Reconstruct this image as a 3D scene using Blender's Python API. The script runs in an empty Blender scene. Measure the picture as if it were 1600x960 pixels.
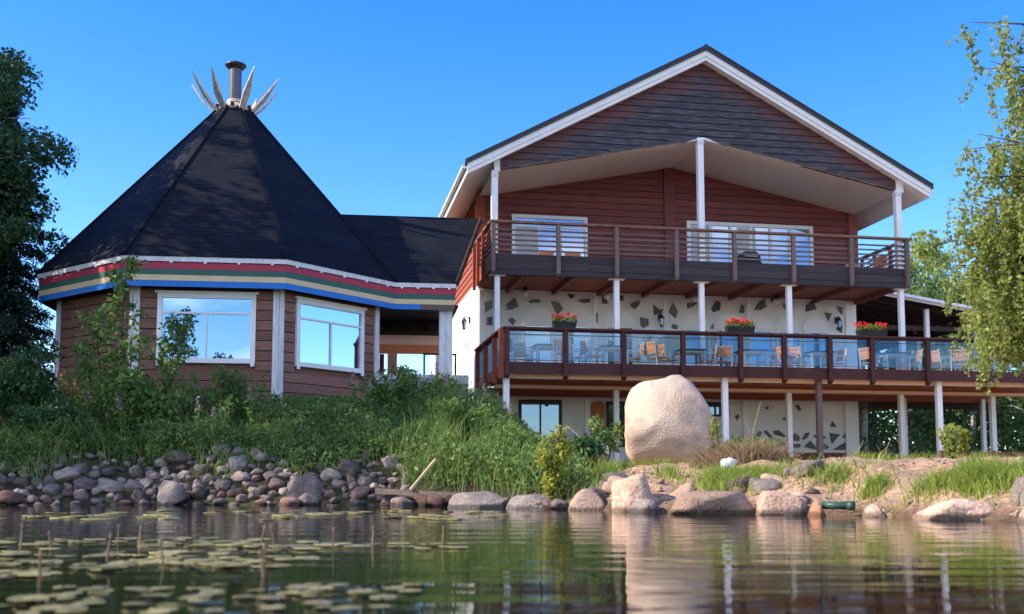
import bpy, bmesh, math, random
import numpy as np
from mathutils import Vector, Matrix, noise

random.seed(7)
RNG = np.random.default_rng(7)
R = math.radians
scene = bpy.context.scene
COL = scene.collection

# ------------------------------------------------------------------ camera, sky, sun, exposure
cam_d = bpy.data.cameras.new('camera')
cam = bpy.data.objects.new('camera', cam_d)
COL.objects.link(cam)
cam.location = (0, 0, 0.32)
cam.rotation_euler = (R(90) + math.atan(160 / 1700), 0, 0)
cam_d.sensor_width = 36
cam_d.lens = 38.25
cam_d.shift_y = 0.075
cam_d.clip_end = 3000
cam_d.dof.use_dof = True
cam_d.dof.focus_distance = 26
cam_d.dof.aperture_fstop = 2.6
scene.camera = cam

SUN_AZ = math.atan2(-0.19, -0.982)      # direction towards the sun on the ground plane
SUN_EL = R(35)
world = bpy.data.worlds.new('World')
scene.world = world
world.use_nodes = True
wn, wl = world.node_tree.nodes, world.node_tree.links
wn.clear()
sky = wn.new('ShaderNodeTexSky')
sky.sky_type = 'NISHITA'
sky.sun_disc = False
sky.sun_elevation = SUN_EL
sky.sun_rotation = R(90) - SUN_AZ
sky.air_density = 1.0
sky.dust_density = 0.3
sky.ozone_density = 3.0
hs = wn.new('ShaderNodeHueSaturation')
hs.inputs['Saturation'].default_value = 1.40
hs.inputs['Hue'].default_value = 0.517
hs.inputs['Value'].default_value = 0.86
bg = wn.new('ShaderNodeBackground')
bg.inputs['Strength'].default_value = 0.15
wo = wn.new('ShaderNodeOutputWorld')
wl.new(sky.outputs[0], hs.inputs['Color'])
# fair-weather clouds over the open lake behind the camera, as the hut windows mirror them; widened and brightened to fill the shade
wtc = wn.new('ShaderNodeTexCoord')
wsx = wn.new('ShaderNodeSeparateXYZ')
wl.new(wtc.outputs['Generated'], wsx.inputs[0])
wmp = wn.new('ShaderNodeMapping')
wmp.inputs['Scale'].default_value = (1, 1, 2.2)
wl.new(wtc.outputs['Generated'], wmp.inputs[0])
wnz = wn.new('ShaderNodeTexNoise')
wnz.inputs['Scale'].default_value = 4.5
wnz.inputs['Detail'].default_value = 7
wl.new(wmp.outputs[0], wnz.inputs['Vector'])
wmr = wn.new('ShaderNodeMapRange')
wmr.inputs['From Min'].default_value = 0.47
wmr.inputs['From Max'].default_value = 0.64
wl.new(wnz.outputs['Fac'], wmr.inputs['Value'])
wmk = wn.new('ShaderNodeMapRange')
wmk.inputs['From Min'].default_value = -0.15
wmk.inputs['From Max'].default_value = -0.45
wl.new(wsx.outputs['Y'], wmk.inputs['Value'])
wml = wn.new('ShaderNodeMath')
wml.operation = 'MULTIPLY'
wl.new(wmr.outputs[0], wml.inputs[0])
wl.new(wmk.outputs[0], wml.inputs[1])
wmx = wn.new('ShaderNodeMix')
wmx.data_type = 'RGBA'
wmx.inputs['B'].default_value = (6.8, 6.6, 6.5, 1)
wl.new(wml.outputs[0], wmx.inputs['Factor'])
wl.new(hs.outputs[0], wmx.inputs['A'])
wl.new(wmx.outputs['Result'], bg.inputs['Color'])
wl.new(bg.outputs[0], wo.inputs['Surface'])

sun_d = bpy.data.lights.new('sun', 'SUN')
sun_d.energy = 2.9
sun_d.angle = R(0.53)
sun_d.color = (1.0, 0.86, 0.66)
sun = bpy.data.objects.new('sun', sun_d)
COL.objects.link(sun)
sdir = Vector((math.cos(SUN_AZ) * math.cos(SUN_EL), math.sin(SUN_AZ) * math.cos(SUN_EL), math.sin(SUN_EL)))
sun.rotation_euler = sdir.to_track_quat('Z', 'Y').to_euler()
sun.location = (-30, 0, 30)

scene.view_settings.view_transform = 'Standard'
scene.view_settings.look = 'None'
scene.view_settings.gamma = 1
scene.view_settings.use_curve_mapping = False
scene.view_settings.exposure = 1.47

# ------------------------------------------------------------------ materials
def mat(name, color, rough=0.7, var=0.0, noise_scale=0.0, noise_amt=0.0, bump=0.0, bump_scale=20.0,
        color2=None, island=False, spec=0.3, metallic=0.0, stretch=(1, 1, 1)):
    m = bpy.data.materials.new(name)
    m.use_nodes = True
    n, l = m.node_tree.nodes, m.node_tree.links
    b = n['Principled BSDF']
    b.inputs['Roughness'].default_value = rough
    b.inputs['Specular IOR Level'].default_value = spec
    b.inputs['Metallic'].default_value = metallic
    tc = n.new('ShaderNodeTexCoord')
    mp = n.new('ShaderNodeMapping')
    mp.inputs['Scale'].default_value = stretch
    l.new(tc.outputs['Object'], mp.inputs['Vector'])
    col = n.new('ShaderNodeRGB')
    col.outputs[0].default_value = (*color, 1)
    out = col.outputs[0]
    if noise_amt > 0 or color2:
        nz = n.new('ShaderNodeTexNoise')
        nz.inputs['Scale'].default_value = noise_scale or 3
        nz.inputs['Detail'].default_value = 6
        l.new(mp.outputs[0], nz.inputs['Vector'])
        rp = n.new('ShaderNodeMapRange')
        rp.inputs['From Min'].default_value = 0.35
        rp.inputs['From Max'].default_value = 0.65
        l.new(nz.outputs['Fac'], rp.inputs['Value'])
        mx = n.new('ShaderNodeMix')
        mx.data_type = 'RGBA'
        c2 = color2 or tuple(c * (1 - noise_amt) for c in color)
        l.new(rp.outputs[0], mx.inputs['Factor'])
        l.new(out, mx.inputs['A'])
        mx.inputs['B'].default_value = (*c2, 1)
        out = mx.outputs['Result']
    if var > 0:
        if island:
            g = n.new('ShaderNodeNewGeometry')
            rnd = g.outputs['Random Per Island']
        else:
            oi = n.new('ShaderNodeObjectInfo')
            rnd = oi.outputs['Random']
        mr = n.new('ShaderNodeMapRange')
        mr.inputs['To Min'].default_value = 1 - var
        mr.inputs['To Max'].default_value = 1 + var
        l.new(rnd, mr.inputs['Value'])
        h = n.new('ShaderNodeHueSaturation')
        l.new(mr.outputs[0], h.inputs['Value'])
        l.new(out, h.inputs['Color'])
        out = h.outputs[0]
    l.new(out, b.inputs['Base Color'])
    if bump > 0:
        nb = n.new('ShaderNodeTexNoise')
        nb.inputs['Scale'].default_value = bump_scale
        nb.inputs['Detail'].default_value = 5
        l.new(mp.outputs[0], nb.inputs['Vector'])
        bp = n.new('ShaderNodeBump')
        bp.inputs['Strength'].default_value = bump
        bp.inputs['Distance'].default_value = 0.05
        l.new(nb.outputs['Fac'], bp.inputs['Height'])
        l.new(bp.outputs[0], b.inputs['Normal'])
    return m

def leaf_mat(name, color, color2, trans=0.35, var=0.35):
    """Leaf: colour varies leaf by leaf, part of the light passes through."""
    m = bpy.data.materials.new(name)
    m.use_nodes = True
    n, l = m.node_tree.nodes, m.node_tree.links
    n.clear()
    o = n.new('ShaderNodeOutputMaterial')
    g = n.new('ShaderNodeNewGeometry')
    mx = n.new('ShaderNodeMix')
    mx.data_type = 'RGBA'
    mx.inputs['A'].default_value = (*color, 1)
    mx.inputs['B'].default_value = (*color2, 1)
    l.new(g.outputs['Random Per Island'], mx.inputs['Factor'])
    d = n.new('ShaderNodeBsdfPrincipled')
    d.inputs['Roughness'].default_value = 0.5
    d.inputs['Specular IOR Level'].default_value = 0.3
    t = n.new('ShaderNodeBsdfTranslucent')
    l.new(mx.outputs['Result'], d.inputs['Base Color'])
    hs_ = n.new('ShaderNodeHueSaturation')
    hs_.inputs['Hue'].default_value = 0.48
    hs_.inputs['Value'].default_value = 1.5
    l.new(mx.outputs['Result'], hs_.inputs['Color'])
    l.new(hs_.outputs[0], t.inputs['Color'])
    ms = n.new('ShaderNodeMixShader')
    ms.inputs[0].default_value = trans
    l.new(d.outputs[0], ms.inputs[1])
    l.new(t.outputs[0], ms.inputs[2])
    l.new(ms.outputs[0], o.inputs['Surface'])
    return m

def glass_mat(name, tint, gloss, rough=0.01):
    m = bpy.data.materials.new(name)
    m.use_nodes = True
    n, l = m.node_tree.nodes, m.node_tree.links
    n.clear()
    o = n.new('ShaderNodeOutputMaterial')
    tr = n.new('ShaderNodeBsdfTransparent')
    tr.inputs[0].default_value = (*tint, 1)
    gl = n.new('ShaderNodeBsdfGlossy')
    gl.inputs['Roughness'].default_value = rough
    gl.inputs['Color'].default_value = (0.6, 0.78, 1, 1)
    ms = n.new('ShaderNodeMixShader')
    ms.inputs[0].default_value = gloss
    l.new(tr.outputs[0], ms.inputs[1])
    l.new(gl.outputs[0], ms.inputs[2])
    l.new(ms.outputs[0], o.inputs['Surface'])
    return m

def pane_mat(name, base, gloss):
    """Window pane in front of a dark room: mirror-like coated double glazing."""
    m = bpy.data.materials.new(name)
    m.use_nodes = True
    n, l = m.node_tree.nodes, m.node_tree.links
    n.clear()
    o = n.new('ShaderNodeOutputMaterial')
    d = n.new('ShaderNodeBsdfDiffuse')
    d.inputs[0].default_value = (*base, 1)
    gl = n.new('ShaderNodeBsdfGlossy')
    gl.inputs['Roughness'].default_value = 0.01
    gl.inputs['Color'].default_value = (0.62, 0.78, 1, 1)
    tc = n.new('ShaderNodeTexCoord')
    nz = n.new('ShaderNodeTexNoise')
    nz.inputs['Scale'].default_value = 0.8
    bp = n.new('ShaderNodeBump')
    bp.inputs['Strength'].default_value = 0.03
    l.new(tc.outputs['Object'], nz.inputs['Vector'])
    l.new(nz.outputs['Fac'], bp.inputs['Height'])
    l.new(bp.outputs[0], gl.inputs['Normal'])
    ms = n.new('ShaderNodeMixShader')
    ms.inputs[0].default_value = gloss
    l.new(d.outputs[0], ms.inputs[1])
    l.new(gl.outputs[0], ms.inputs[2])
    l.new(ms.outputs[0], o.inputs['Surface'])
    return m

M = {}
M['white'] = mat('white_paint', (0.84, 0.84, 0.83), 0.55, noise_scale=2.5, noise_amt=0.08)
M['white_old'] = mat('weathered_white_paint', (0.72, 0.73, 0.74), 0.65, noise_scale=5, noise_amt=0.22, stretch=(3, 3, 0.6))
M['cream'] = mat('cream_plaster', (0.82, 0.82, 0.79), 0.85, noise_scale=1.2, noise_amt=0.10, bump=0.25, bump_scale=40)
M['arch'] = mat('arch_plaster', (0.86, 0.86, 0.84), 0.85, noise_scale=2, noise_amt=0.06)
M['slab'] = mat('grey_slate_slab', (0.15, 0.165, 0.165), 0.75, var=0.3, noise_scale=6, noise_amt=0.3, bump=0.4)
M['red'] = mat('red_stained_wood', (0.25, 0.075, 0.07), 0.7, var=0.14, noise_scale=4, noise_amt=0.3, bump=0.3, bump_scale=12, stretch=(0.6, 0.6, 6))
M['red_sunlit'] = mat('red_stain_sunlit_boards', (0.36, 0.085, 0.04), 0.7, var=0.12, noise_scale=4, noise_amt=0.25, bump=0.3, bump_scale=12, stretch=(0.6, 0.6, 6))  # lit copy of the red stain, sunlight put into its colour
M['beam'] = mat('brown_stained_beam', (0.22, 0.07, 0.042), 0.7, var=0.1, noise_scale=4, noise_amt=0.3, stretch=(0.5, 0.5, 5))
M['orange_brown'] = mat('orange_brown_beam', (0.34, 0.11, 0.06), 0.7, noise_scale=4, noise_amt=0.2, stretch=(0.5, 0.5, 5))
M['gravel'] = mat('loose_gravel', (0.30, 0.23, 0.18), 0.9, var=0.55, island=True)
M['rail'] = mat('dark_red_rail', (0.075, 0.022, 0.021), 0.6, var=0.12, noise_scale=5, noise_amt=0.3, stretch=(1, 1, 3))
M['log'] = mat('brown_log_wall', (0.29, 0.13, 0.092), 0.8, var=0.25, noise_scale=5, noise_amt=0.45, color2=(0.18, 0.105, 0.085), bump=0.4, bump_scale=10, stretch=(0.5, 0.5, 6))
M['grey_wood'] = mat('grey_weathered_wood', (0.21, 0.135, 0.115), 0.8, var=0.2, noise_scale=5, noise_amt=0.4, color2=(0.14, 0.115, 0.11), bump=0.4, stretch=(0.8, 0.8, 5))
M['grey_board'] = mat('dark_grey_fascia_board', (0.062, 0.052, 0.054), 0.8, var=0.2, noise_scale=4, noise_amt=0.4, color2=(0.035, 0.03, 0.035), stretch=(0.5, 0.5, 8))
M['rail_top'] = mat('worn_top_rail', (0.25, 0.15, 0.09), 0.75, noise_scale=5, noise_amt=0.4, color2=(0.15, 0.08, 0.06), stretch=(1, 1, 3))
M['black_roof'] = mat('black_metal_roof', (0.018, 0.02, 0.025), 0.4, spec=0.5)
M['dark'] = mat('dark_metal', (0.025, 0.025, 0.028), 0.5)
M['dark_wood'] = mat('dark_brown_timber', (0.045, 0.028, 0.022), 0.8, var=0.2)
M['chrome'] = mat('steel_flue', (0.10, 0.105, 0.115), 0.35, metallic=0.35)
M['chair_metal'] = mat('pale_grey_metal', (0.52, 0.54, 0.55), 0.4, metallic=0.3)
M['chair_wood'] = mat('orange_brown_slats', (0.62, 0.22, 0.09), 0.6, var=0.25, island=True)
M['table_top'] = mat('dark_table_top', (0.03, 0.05, 0.065), 0.35)
M['bleached'] = mat('bleached_board', (0.62, 0.53, 0.44), 0.8, var=0.15, noise_scale=6, noise_amt=0.4, stretch=(3, 3, 0.8))
M['salmon'] = mat('salmon_pillar', (0.62, 0.28, 0.20), 0.7)
M['orange'] = mat('orange_beam', (0.66, 0.22, 0.09), 0.7)
M['peach'] = mat('peach_beam', (0.78, 0.54, 0.38), 0.7)
M['b_red'] = mat('red_band', (0.42, 0.035, 0.075), 0.5, noise_scale=3, noise_amt=0.1)
M['b_green'] = mat('green_band', (0.035, 0.12, 0.09), 0.5, noise_scale=3, noise_amt=0.1)
M['b_cream'] = mat('yellow_band', (0.66, 0.52, 0.30), 0.5, noise_scale=3, noise_amt=0.1)
M['b_blue'] = mat('blue_band', (0.012, 0.17, 0.56), 0.45, noise_scale=3, noise_amt=0.1)
M['pane'] = pane_mat('window_pane', (0.02, 0.028, 0.035), 0.62)
M['pane2'] = pane_mat('upper_window_pane', (0.26, 0.27, 0.28), 0.36)
M['pane_dim'] = pane_mat('terrace_window_pane', (0.02, 0.03, 0.04), 0.3)
M['glass'] = glass_mat('balustrade_glass', (0.62, 0.76, 0.85), 0.055)
M['box'] = mat('black_planter', (0.014, 0.018, 0.02), 0.5)
M['petal'] = mat('red_petals', (0.72, 0.02, 0.035), 0.6, var=0.35, island=True)
M['petal_pink'] = mat('pink_purple_petals', (0.42, 0.22, 0.38), 0.6, var=0.4, island=True)
M['petal_white'] = mat('white_petals', (0.75, 0.75, 0.68), 0.6)
M['bark_birch'] = mat('birch_bark', (0.66, 0.62, 0.56), 0.8, noise_scale=5, noise_amt=0.5, color2=(0.30, 0.27, 0.24), stretch=(1, 1, 3))
M['bark'] = mat('brown_bark', (0.10, 0.07, 0.05), 0.9, noise_scale=8, noise_amt=0.5)
M['leaf_birch'] = leaf_mat('birch_leaves', (0.30, 0.34, 0.10), (0.16, 0.23, 0.055), 0.45)
M['leaf_dark'] = leaf_mat('dark_leaves', (0.03, 0.08, 0.028), (0.06, 0.125, 0.036), 0.25)
M['leaf_mid'] = leaf_mat('mid_leaves', (0.075, 0.165, 0.038), (0.17, 0.25, 0.065), 0.35)
M['leaf_weed'] = leaf_mat('weed_leaves', (0.065, 0.15, 0.036), (0.19, 0.27, 0.07), 0.35)
M['leaf_yellow'] = leaf_mat('yellow_green_leaves', (0.34, 0.33, 0.045), (0.20, 0.27, 0.04), 0.45)
M['leaf_flowerbox'] = leaf_mat('planter_leaves', (0.07, 0.16, 0.03), (0.25, 0.30, 0.05), 0.3)
M['needle'] = leaf_mat('spruce_needles', (0.008, 0.026, 0.018), (0.02, 0.045, 0.028), 0.1)
M['leaf_far'] = leaf_mat('wood_leaves', (0.06, 0.13, 0.04), (0.15, 0.22, 0.065), 0.4)
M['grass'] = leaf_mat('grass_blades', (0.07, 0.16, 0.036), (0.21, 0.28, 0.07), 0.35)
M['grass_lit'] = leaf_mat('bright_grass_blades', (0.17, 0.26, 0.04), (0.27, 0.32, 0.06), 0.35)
M['straw'] = leaf_mat('dead_stalks', (0.22, 0.15, 0.08), (0.34, 0.25, 0.15), 0.1)
M['pad'] = mat('lily_pad', (0.33, 0.31, 0.085), 0.4, var=0.35, noise_scale=2.2, noise_amt=0.3, color2=(0.16, 0.11, 0.05), spec=0.5)
M['reed'] = mat('brown_stems', (0.20, 0.13, 0.07), 0.7, var=0.3)
M['pipe'] = mat('green_drain_pipe', (0.03, 0.085, 0.06), 0.4)
M['drift'] = mat('grey_driftwood', (0.16, 0.13, 0.11), 0.85, noise_scale=5, noise_amt=0.4, stretch=(1, 5, 5))
M['pale_wood'] = mat('pale_sawn_board', (0.56, 0.42, 0.24), 0.8, noise_scale=6, noise_amt=0.2)
M['plinth'] = mat('grey_plinth', (0.34, 0.34, 0.35), 0.9, noise_scale=3, noise_amt=0.3)
M['log_bench'] = mat('red_brown_timber', (0.16, 0.065, 0.045), 0.8, var=0.2, noise_scale=4, noise_amt=0.4)
M['door_orange'] = mat('orange_door', (0.48, 0.17, 0.06), 0.6, noise_scale=4, noise_amt=0.15)
M['bike'] = mat('black_bicycle_metal', (0.035, 0.038, 0.042), 0.4, metallic=0.2)
M['curtain'] = mat('pale_curtain', (0.55, 0.56, 0.57), 0.8, noise_scale=8, noise_amt=0.2, stretch=(6, 1, 0.3))

def rock_mat(name, c1, c2, c3, scale=1.6, speck=.3):
    m = bpy.data.materials.new(name)
    m.use_nodes = True
    n, l = m.node_tree.nodes, m.node_tree.links
    b = n['Principled BSDF']
    b.inputs['Roughness'].default_value = 0.85
    b.inputs['Specular IOR Level'].default_value = 0.25
    tc = n.new('ShaderNodeTexCoord')
    oi = n.new('ShaderNodeObjectInfo')
    ad = n.new('ShaderNodeVectorMath'); ad.operation = 'ADD'
    ml = n.new('ShaderNodeMath'); ml.operation = 'MULTIPLY'; ml.inputs[1].default_value = 50
    l.new(oi.outputs['Random'], ml.inputs[0])
    l.new(tc.outputs['Object'], ad.inputs[0]); l.new(ml.outputs[0], ad.inputs[1])
    nz = n.new('ShaderNodeTexNoise'); nz.inputs['Scale'].default_value = scale; nz.inputs['Detail'].default_value = 8
    nz.inputs['Roughness'].default_value = 0.65
    l.new(ad.outputs[0], nz.inputs['Vector'])
    cr = n.new('ShaderNodeValToRGB')
    cr.color_ramp.elements[0].position = 0.32; cr.color_ramp.elements[0].color = (*c2, 1)
    cr.color_ramp.elements[1].position = 0.68; cr.color_ramp.elements[1].color = (*c3, 1)
    e = cr.color_ramp.elements.new(0.5); e.color = (*c1, 1)
    l.new(nz.outputs['Fac'], cr.inputs[0])
    sp = n.new('ShaderNodeTexNoise'); sp.inputs['Scale'].default_value = 28; sp.inputs['Detail'].default_value = 3
    l.new(ad.outputs[0], sp.inputs['Vector'])
    mr = n.new('ShaderNodeMapRange'); mr.inputs['From Min'].default_value = .3; mr.inputs['From Max'].default_value = .7
    mr.inputs['To Min'].default_value = 1 - speck; mr.inputs['To Max'].default_value = 1 + speck * .8
    l.new(sp.outputs['Fac'], mr.inputs['Value'])
    vr = n.new('ShaderNodeMapRange'); vr.inputs['To Min'].default_value = .55; vr.inputs['To Max'].default_value = 1.4
    l.new(oi.outputs['Random'], vr.inputs['Value'])
    mm = n.new('ShaderNodeMath'); mm.operation = 'MULTIPLY'
    l.new(mr.outputs[0], mm.inputs[0]); l.new(vr.outputs[0], mm.inputs[1])
    h = n.new('ShaderNodeHueSaturation')
    l.new(mm.outputs[0], h.inputs['Value']); l.new(cr.outputs[0], h.inputs['Color'])
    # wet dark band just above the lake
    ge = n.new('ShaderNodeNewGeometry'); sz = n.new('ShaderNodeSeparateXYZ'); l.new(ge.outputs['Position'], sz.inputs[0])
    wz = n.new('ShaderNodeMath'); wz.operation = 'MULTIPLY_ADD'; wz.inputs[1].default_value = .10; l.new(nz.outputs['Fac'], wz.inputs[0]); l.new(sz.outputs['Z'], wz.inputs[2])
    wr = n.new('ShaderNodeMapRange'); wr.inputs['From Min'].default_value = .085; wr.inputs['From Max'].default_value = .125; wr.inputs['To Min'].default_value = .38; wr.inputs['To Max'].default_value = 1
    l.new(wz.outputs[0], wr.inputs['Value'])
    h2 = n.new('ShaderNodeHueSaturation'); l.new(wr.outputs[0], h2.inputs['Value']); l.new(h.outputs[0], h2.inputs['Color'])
    # lichen and stain patches
    ln = n.new('ShaderNodeTexNoise'); ln.inputs['Scale'].default_value = scale * 3.2; ln.inputs['Detail'].default_value = 9; ln.inputs['Roughness'].default_value = .7
    l.new(ad.outputs[0], ln.inputs['Vector'])
    lr = n.new('ShaderNodeMapRange'); lr.inputs['From Min'].default_value = .58; lr.inputs['From Max'].default_value = .66; lr.inputs['To Max'].default_value = .55
    l.new(ln.outputs['Fac'], lr.inputs['Value'])
    lx = n.new('ShaderNodeMix'); lx.data_type = 'RGBA'; l.new(lr.outputs[0], lx.inputs['Factor']); l.new(h2.outputs[0], lx.inputs['A']); lx.inputs['B'].default_value = (c2[0] * .7, c2[1] * .75, c2[2] * .75, 1)
    l.new(lx.outputs['Result'], b.inputs['Base Color'])
    bp = n.new('ShaderNodeBump'); bp.inputs['Strength'].default_value = .5; bp.inputs['Distance'].default_value = .04
    ab = n.new('ShaderNodeMath'); ab.operation = 'ADD'
    l.new(nz.outputs['Fac'], ab.inputs[0]); l.new(sp.outputs['Fac'], ab.inputs[1])
    l.new(ab.outputs[0], bp.inputs['Height']); l.new(bp.outputs[0], b.inputs['Normal'])
    return m
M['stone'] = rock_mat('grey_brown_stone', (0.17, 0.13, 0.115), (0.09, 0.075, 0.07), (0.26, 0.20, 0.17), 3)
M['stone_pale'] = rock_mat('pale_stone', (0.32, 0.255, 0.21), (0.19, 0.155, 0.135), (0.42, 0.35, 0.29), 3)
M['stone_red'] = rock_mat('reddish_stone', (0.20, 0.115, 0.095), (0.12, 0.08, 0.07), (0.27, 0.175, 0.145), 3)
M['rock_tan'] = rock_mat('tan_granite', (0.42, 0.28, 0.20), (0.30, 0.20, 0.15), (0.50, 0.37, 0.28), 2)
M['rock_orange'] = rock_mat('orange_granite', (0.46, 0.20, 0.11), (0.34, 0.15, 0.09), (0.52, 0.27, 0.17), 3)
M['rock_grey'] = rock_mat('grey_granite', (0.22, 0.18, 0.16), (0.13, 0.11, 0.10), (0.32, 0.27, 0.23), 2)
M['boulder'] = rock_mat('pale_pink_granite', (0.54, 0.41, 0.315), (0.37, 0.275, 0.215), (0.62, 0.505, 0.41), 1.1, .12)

def shingle_mat():
    m = bpy.data.materials.new('black_shingles')
    m.use_nodes = True
    n, l = m.node_tree.nodes, m.node_tree.links
    b = n['Principled BSDF']
    b.inputs['Roughness'].default_value = 0.8
    b.inputs['Specular IOR Level'].default_value = 0.15
    tc = n.new('ShaderNodeTexCoord')
    sx = n.new('ShaderNodeSeparateXYZ'); l.new(tc.outputs['Object'], sx.inputs[0])
    s1 = n.new('ShaderNodeMath'); s1.operation = 'SUBTRACT'
    l.new(sx.outputs['X'], s1.inputs[0]); l.new(sx.outputs['Y'], s1.inputs[1])
    cx = n.new('ShaderNodeCombineXYZ'); l.new(s1.outputs[0], cx.inputs['X']); l.new(sx.outputs['Z'], cx.inputs['Y'])
    br = n.new('ShaderNodeTexBrick')
    br.inputs['Scale'].default_value = 1.0
    br.inputs['Brick Width'].default_value = 0.33
    br.inputs['Row Height'].default_value = 0.11
    br.inputs['Mortar Size'].default_value = 0.012
    br.inputs['Color1'].default_value = (0.0055, 0.008, 0.017, 1)
    br.inputs['Color2'].default_value = (0.0095, 0.0125, 0.023, 1)
    br.inputs['Mortar'].default_value = (0.004, 0.0045, 0.006, 1)
    l.new(cx.outputs[0], br.inputs['Vector'])
    nz = n.new('ShaderNodeTexNoise'); nz.inputs['Scale'].default_value = 1.3; nz.inputs['Detail'].default_value = 6
    l.new(tc.outputs['Object'], nz.inputs['Vector'])
    mr = n.new('ShaderNodeMapRange'); mr.inputs['To Min'].default_value = .5; mr.inputs['To Max'].default_value = 1.5
    l.new(nz.outputs['Fac'], mr.inputs['Value'])
    h = n.new('ShaderNodeHueSaturation'); l.new(mr.outputs[0], h.inputs['Value']); l.new(br.outputs['Color'], h.inputs['Color'])
    l.new(h.outputs[0], b.inputs['Base Color'])
    bp = n.new('ShaderNodeBump'); bp.inputs['Strength'].default_value = .6; bp.inputs['Distance'].default_value = .02
    l.new(br.outputs['Fac'], bp.inputs['Height']); bp.invert = True
    l.new(bp.outputs[0], b.inputs['Normal'])
    return m
M['shingle'] = shingle_mat()

def bead_mat():
    m = bpy.data.materials.new('white_beadboard')
    m.use_nodes = True
    n, l = m.node_tree.nodes, m.node_tree.links
    b = n['Principled BSDF']
    b.inputs['Roughness'].default_value = 0.6
    tc = n.new('ShaderNodeTexCoord')
    w = n.new('ShaderNodeTexWave'); w.bands_direction = 'X'; w.inputs['Scale'].default_value = 3.2
    l.new(tc.outputs['Object'], w.inputs['Vector'])
    cr = n.new('ShaderNodeValToRGB')
    cr.color_ramp.elements[0].position = 0.0; cr.color_ramp.elements[0].color = (.60, .58, .55, 1)
    cr.color_ramp.elements[1].position = 0.22; cr.color_ramp.elements[1].color = (.84, .83, .80, 1)
    l.new(w.outputs['Fac'], cr.inputs[0]); l.new(cr.outputs[0], b.inputs['Base Color'])
    bp = n.new('ShaderNodeBump'); bp.inputs['Strength'].default_value = .5; bp.inputs['Distance'].default_value = .02
    l.new(w.outputs['Fac'], bp.inputs['Height']); l.new(bp.outputs[0], b.inputs['Normal'])
    return m
M['bead'] = bead_mat()

def gable_mat():
    """Red stain that has weathered to blue-black in the middle of the gable, away from the sheltering rakes."""
    m = bpy.data.materials.new('weathered_gable_boards')
    m.use_nodes = True
    n, l = m.node_tree.nodes, m.node_tree.links
    b = n['Principled BSDF']
    b.inputs['Roughness'].default_value = 0.75
    tc = n.new('ShaderNodeTexCoord')
    sx = n.new('ShaderNodeSeparateXYZ'); l.new(tc.outputs['Object'], sx.inputs[0])
    ax = n.new('ShaderNodeMath'); ax.operation = 'SUBTRACT'; ax.inputs[1].default_value = 6.05
    l.new(sx.outputs['X'], ax.inputs[0])
    ab = n.new('ShaderNodeMath'); ab.operation = 'ABSOLUTE'; l.new(ax.outputs[0], ab.inputs[0])
    # height of the rake above this point
    m1 = n.new('ShaderNodeMath'); m1.operation = 'MULTIPLY_ADD'; m1.inputs[1].default_value = -0.535; m1.inputs[2].default_value = 12.42 - 1.25
    l.new(ab.outputs[0], m1.inputs[0])
    d = n.new('ShaderNodeMath'); d.operation = 'SUBTRACT'; l.new(m1.outputs[0], d.inputs[0]); l.new(sx.outputs['Z'], d.inputs[1])
    mp = n.new('ShaderNodeMapping'); mp.inputs['Scale'].default_value = (1.1, 1, 9); l.new(tc.outputs['Object'], mp.inputs[0])
    nz = n.new('ShaderNodeTexNoise'); nz.inputs['Scale'].default_value = 1.6; nz.inputs['Detail'].default_value = 7; l.new(mp.outputs[0], nz.inputs['Vector'])
    oi = n.new('ShaderNodeObjectInfo')
    q = n.new('ShaderNodeMath'); q.operation = 'MULTIPLY_ADD'; q.inputs[1].default_value = 1.3; l.new(nz.outputs['Fac'], q.inputs[0]); l.new(d.outputs[0], q.inputs[2])
    q2 = n.new('ShaderNodeMath'); q2.operation = 'MULTIPLY_ADD'; q2.inputs[1].default_value = .25; l.new(oi.outputs['Random'], q2.inputs[0]); l.new(q.outputs[0], q2.inputs[2])
    mr = n.new('ShaderNodeMapRange'); mr.inputs['From Min'].default_value = 0.88; mr.inputs['From Max'].default_value = 1.35
    l.new(q2.outputs[0], mr.inputs['Value'])
    nz2 = n.new('ShaderNodeTexNoise'); nz2.inputs['Scale'].default_value = 3; nz2.inputs['Detail'].default_value = 6; l.new(mp.outputs[0], nz2.inputs['Vector'])
    cr = n.new('ShaderNodeValToRGB')
    cr.color_ramp.elements[0].position = .45; cr.color_ramp.elements[0].color = (.034, .031, .042, 1)
    cr.color_ramp.elements[1].position = .72; cr.color_ramp.elements[1].color = (.115, .10, .115, 1)
    l.new(nz2.outputs['Fac'], cr.inputs[0])
    mx = n.new('ShaderNodeMix'); mx.data_type = 'RGBA'
    l.new(mr.outputs[0], mx.inputs['Factor']); mx.inputs['A'].default_value = (.125, .05, .05, 1); l.new(cr.outputs[0], mx.inputs['B'])
    l.new(mx.outputs['Result'], b.inputs['Base Color'])
    bp = n.new('ShaderNodeBump'); bp.inputs['Strength'].default_value = .4; bp.inputs['Distance'].default_value = .03
    l.new(nz2.outputs['Fac'], bp.inputs['Height']); l.new(bp.outputs[0], b.inputs['Normal'])
    return m
M['gable'] = gable_mat()

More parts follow.
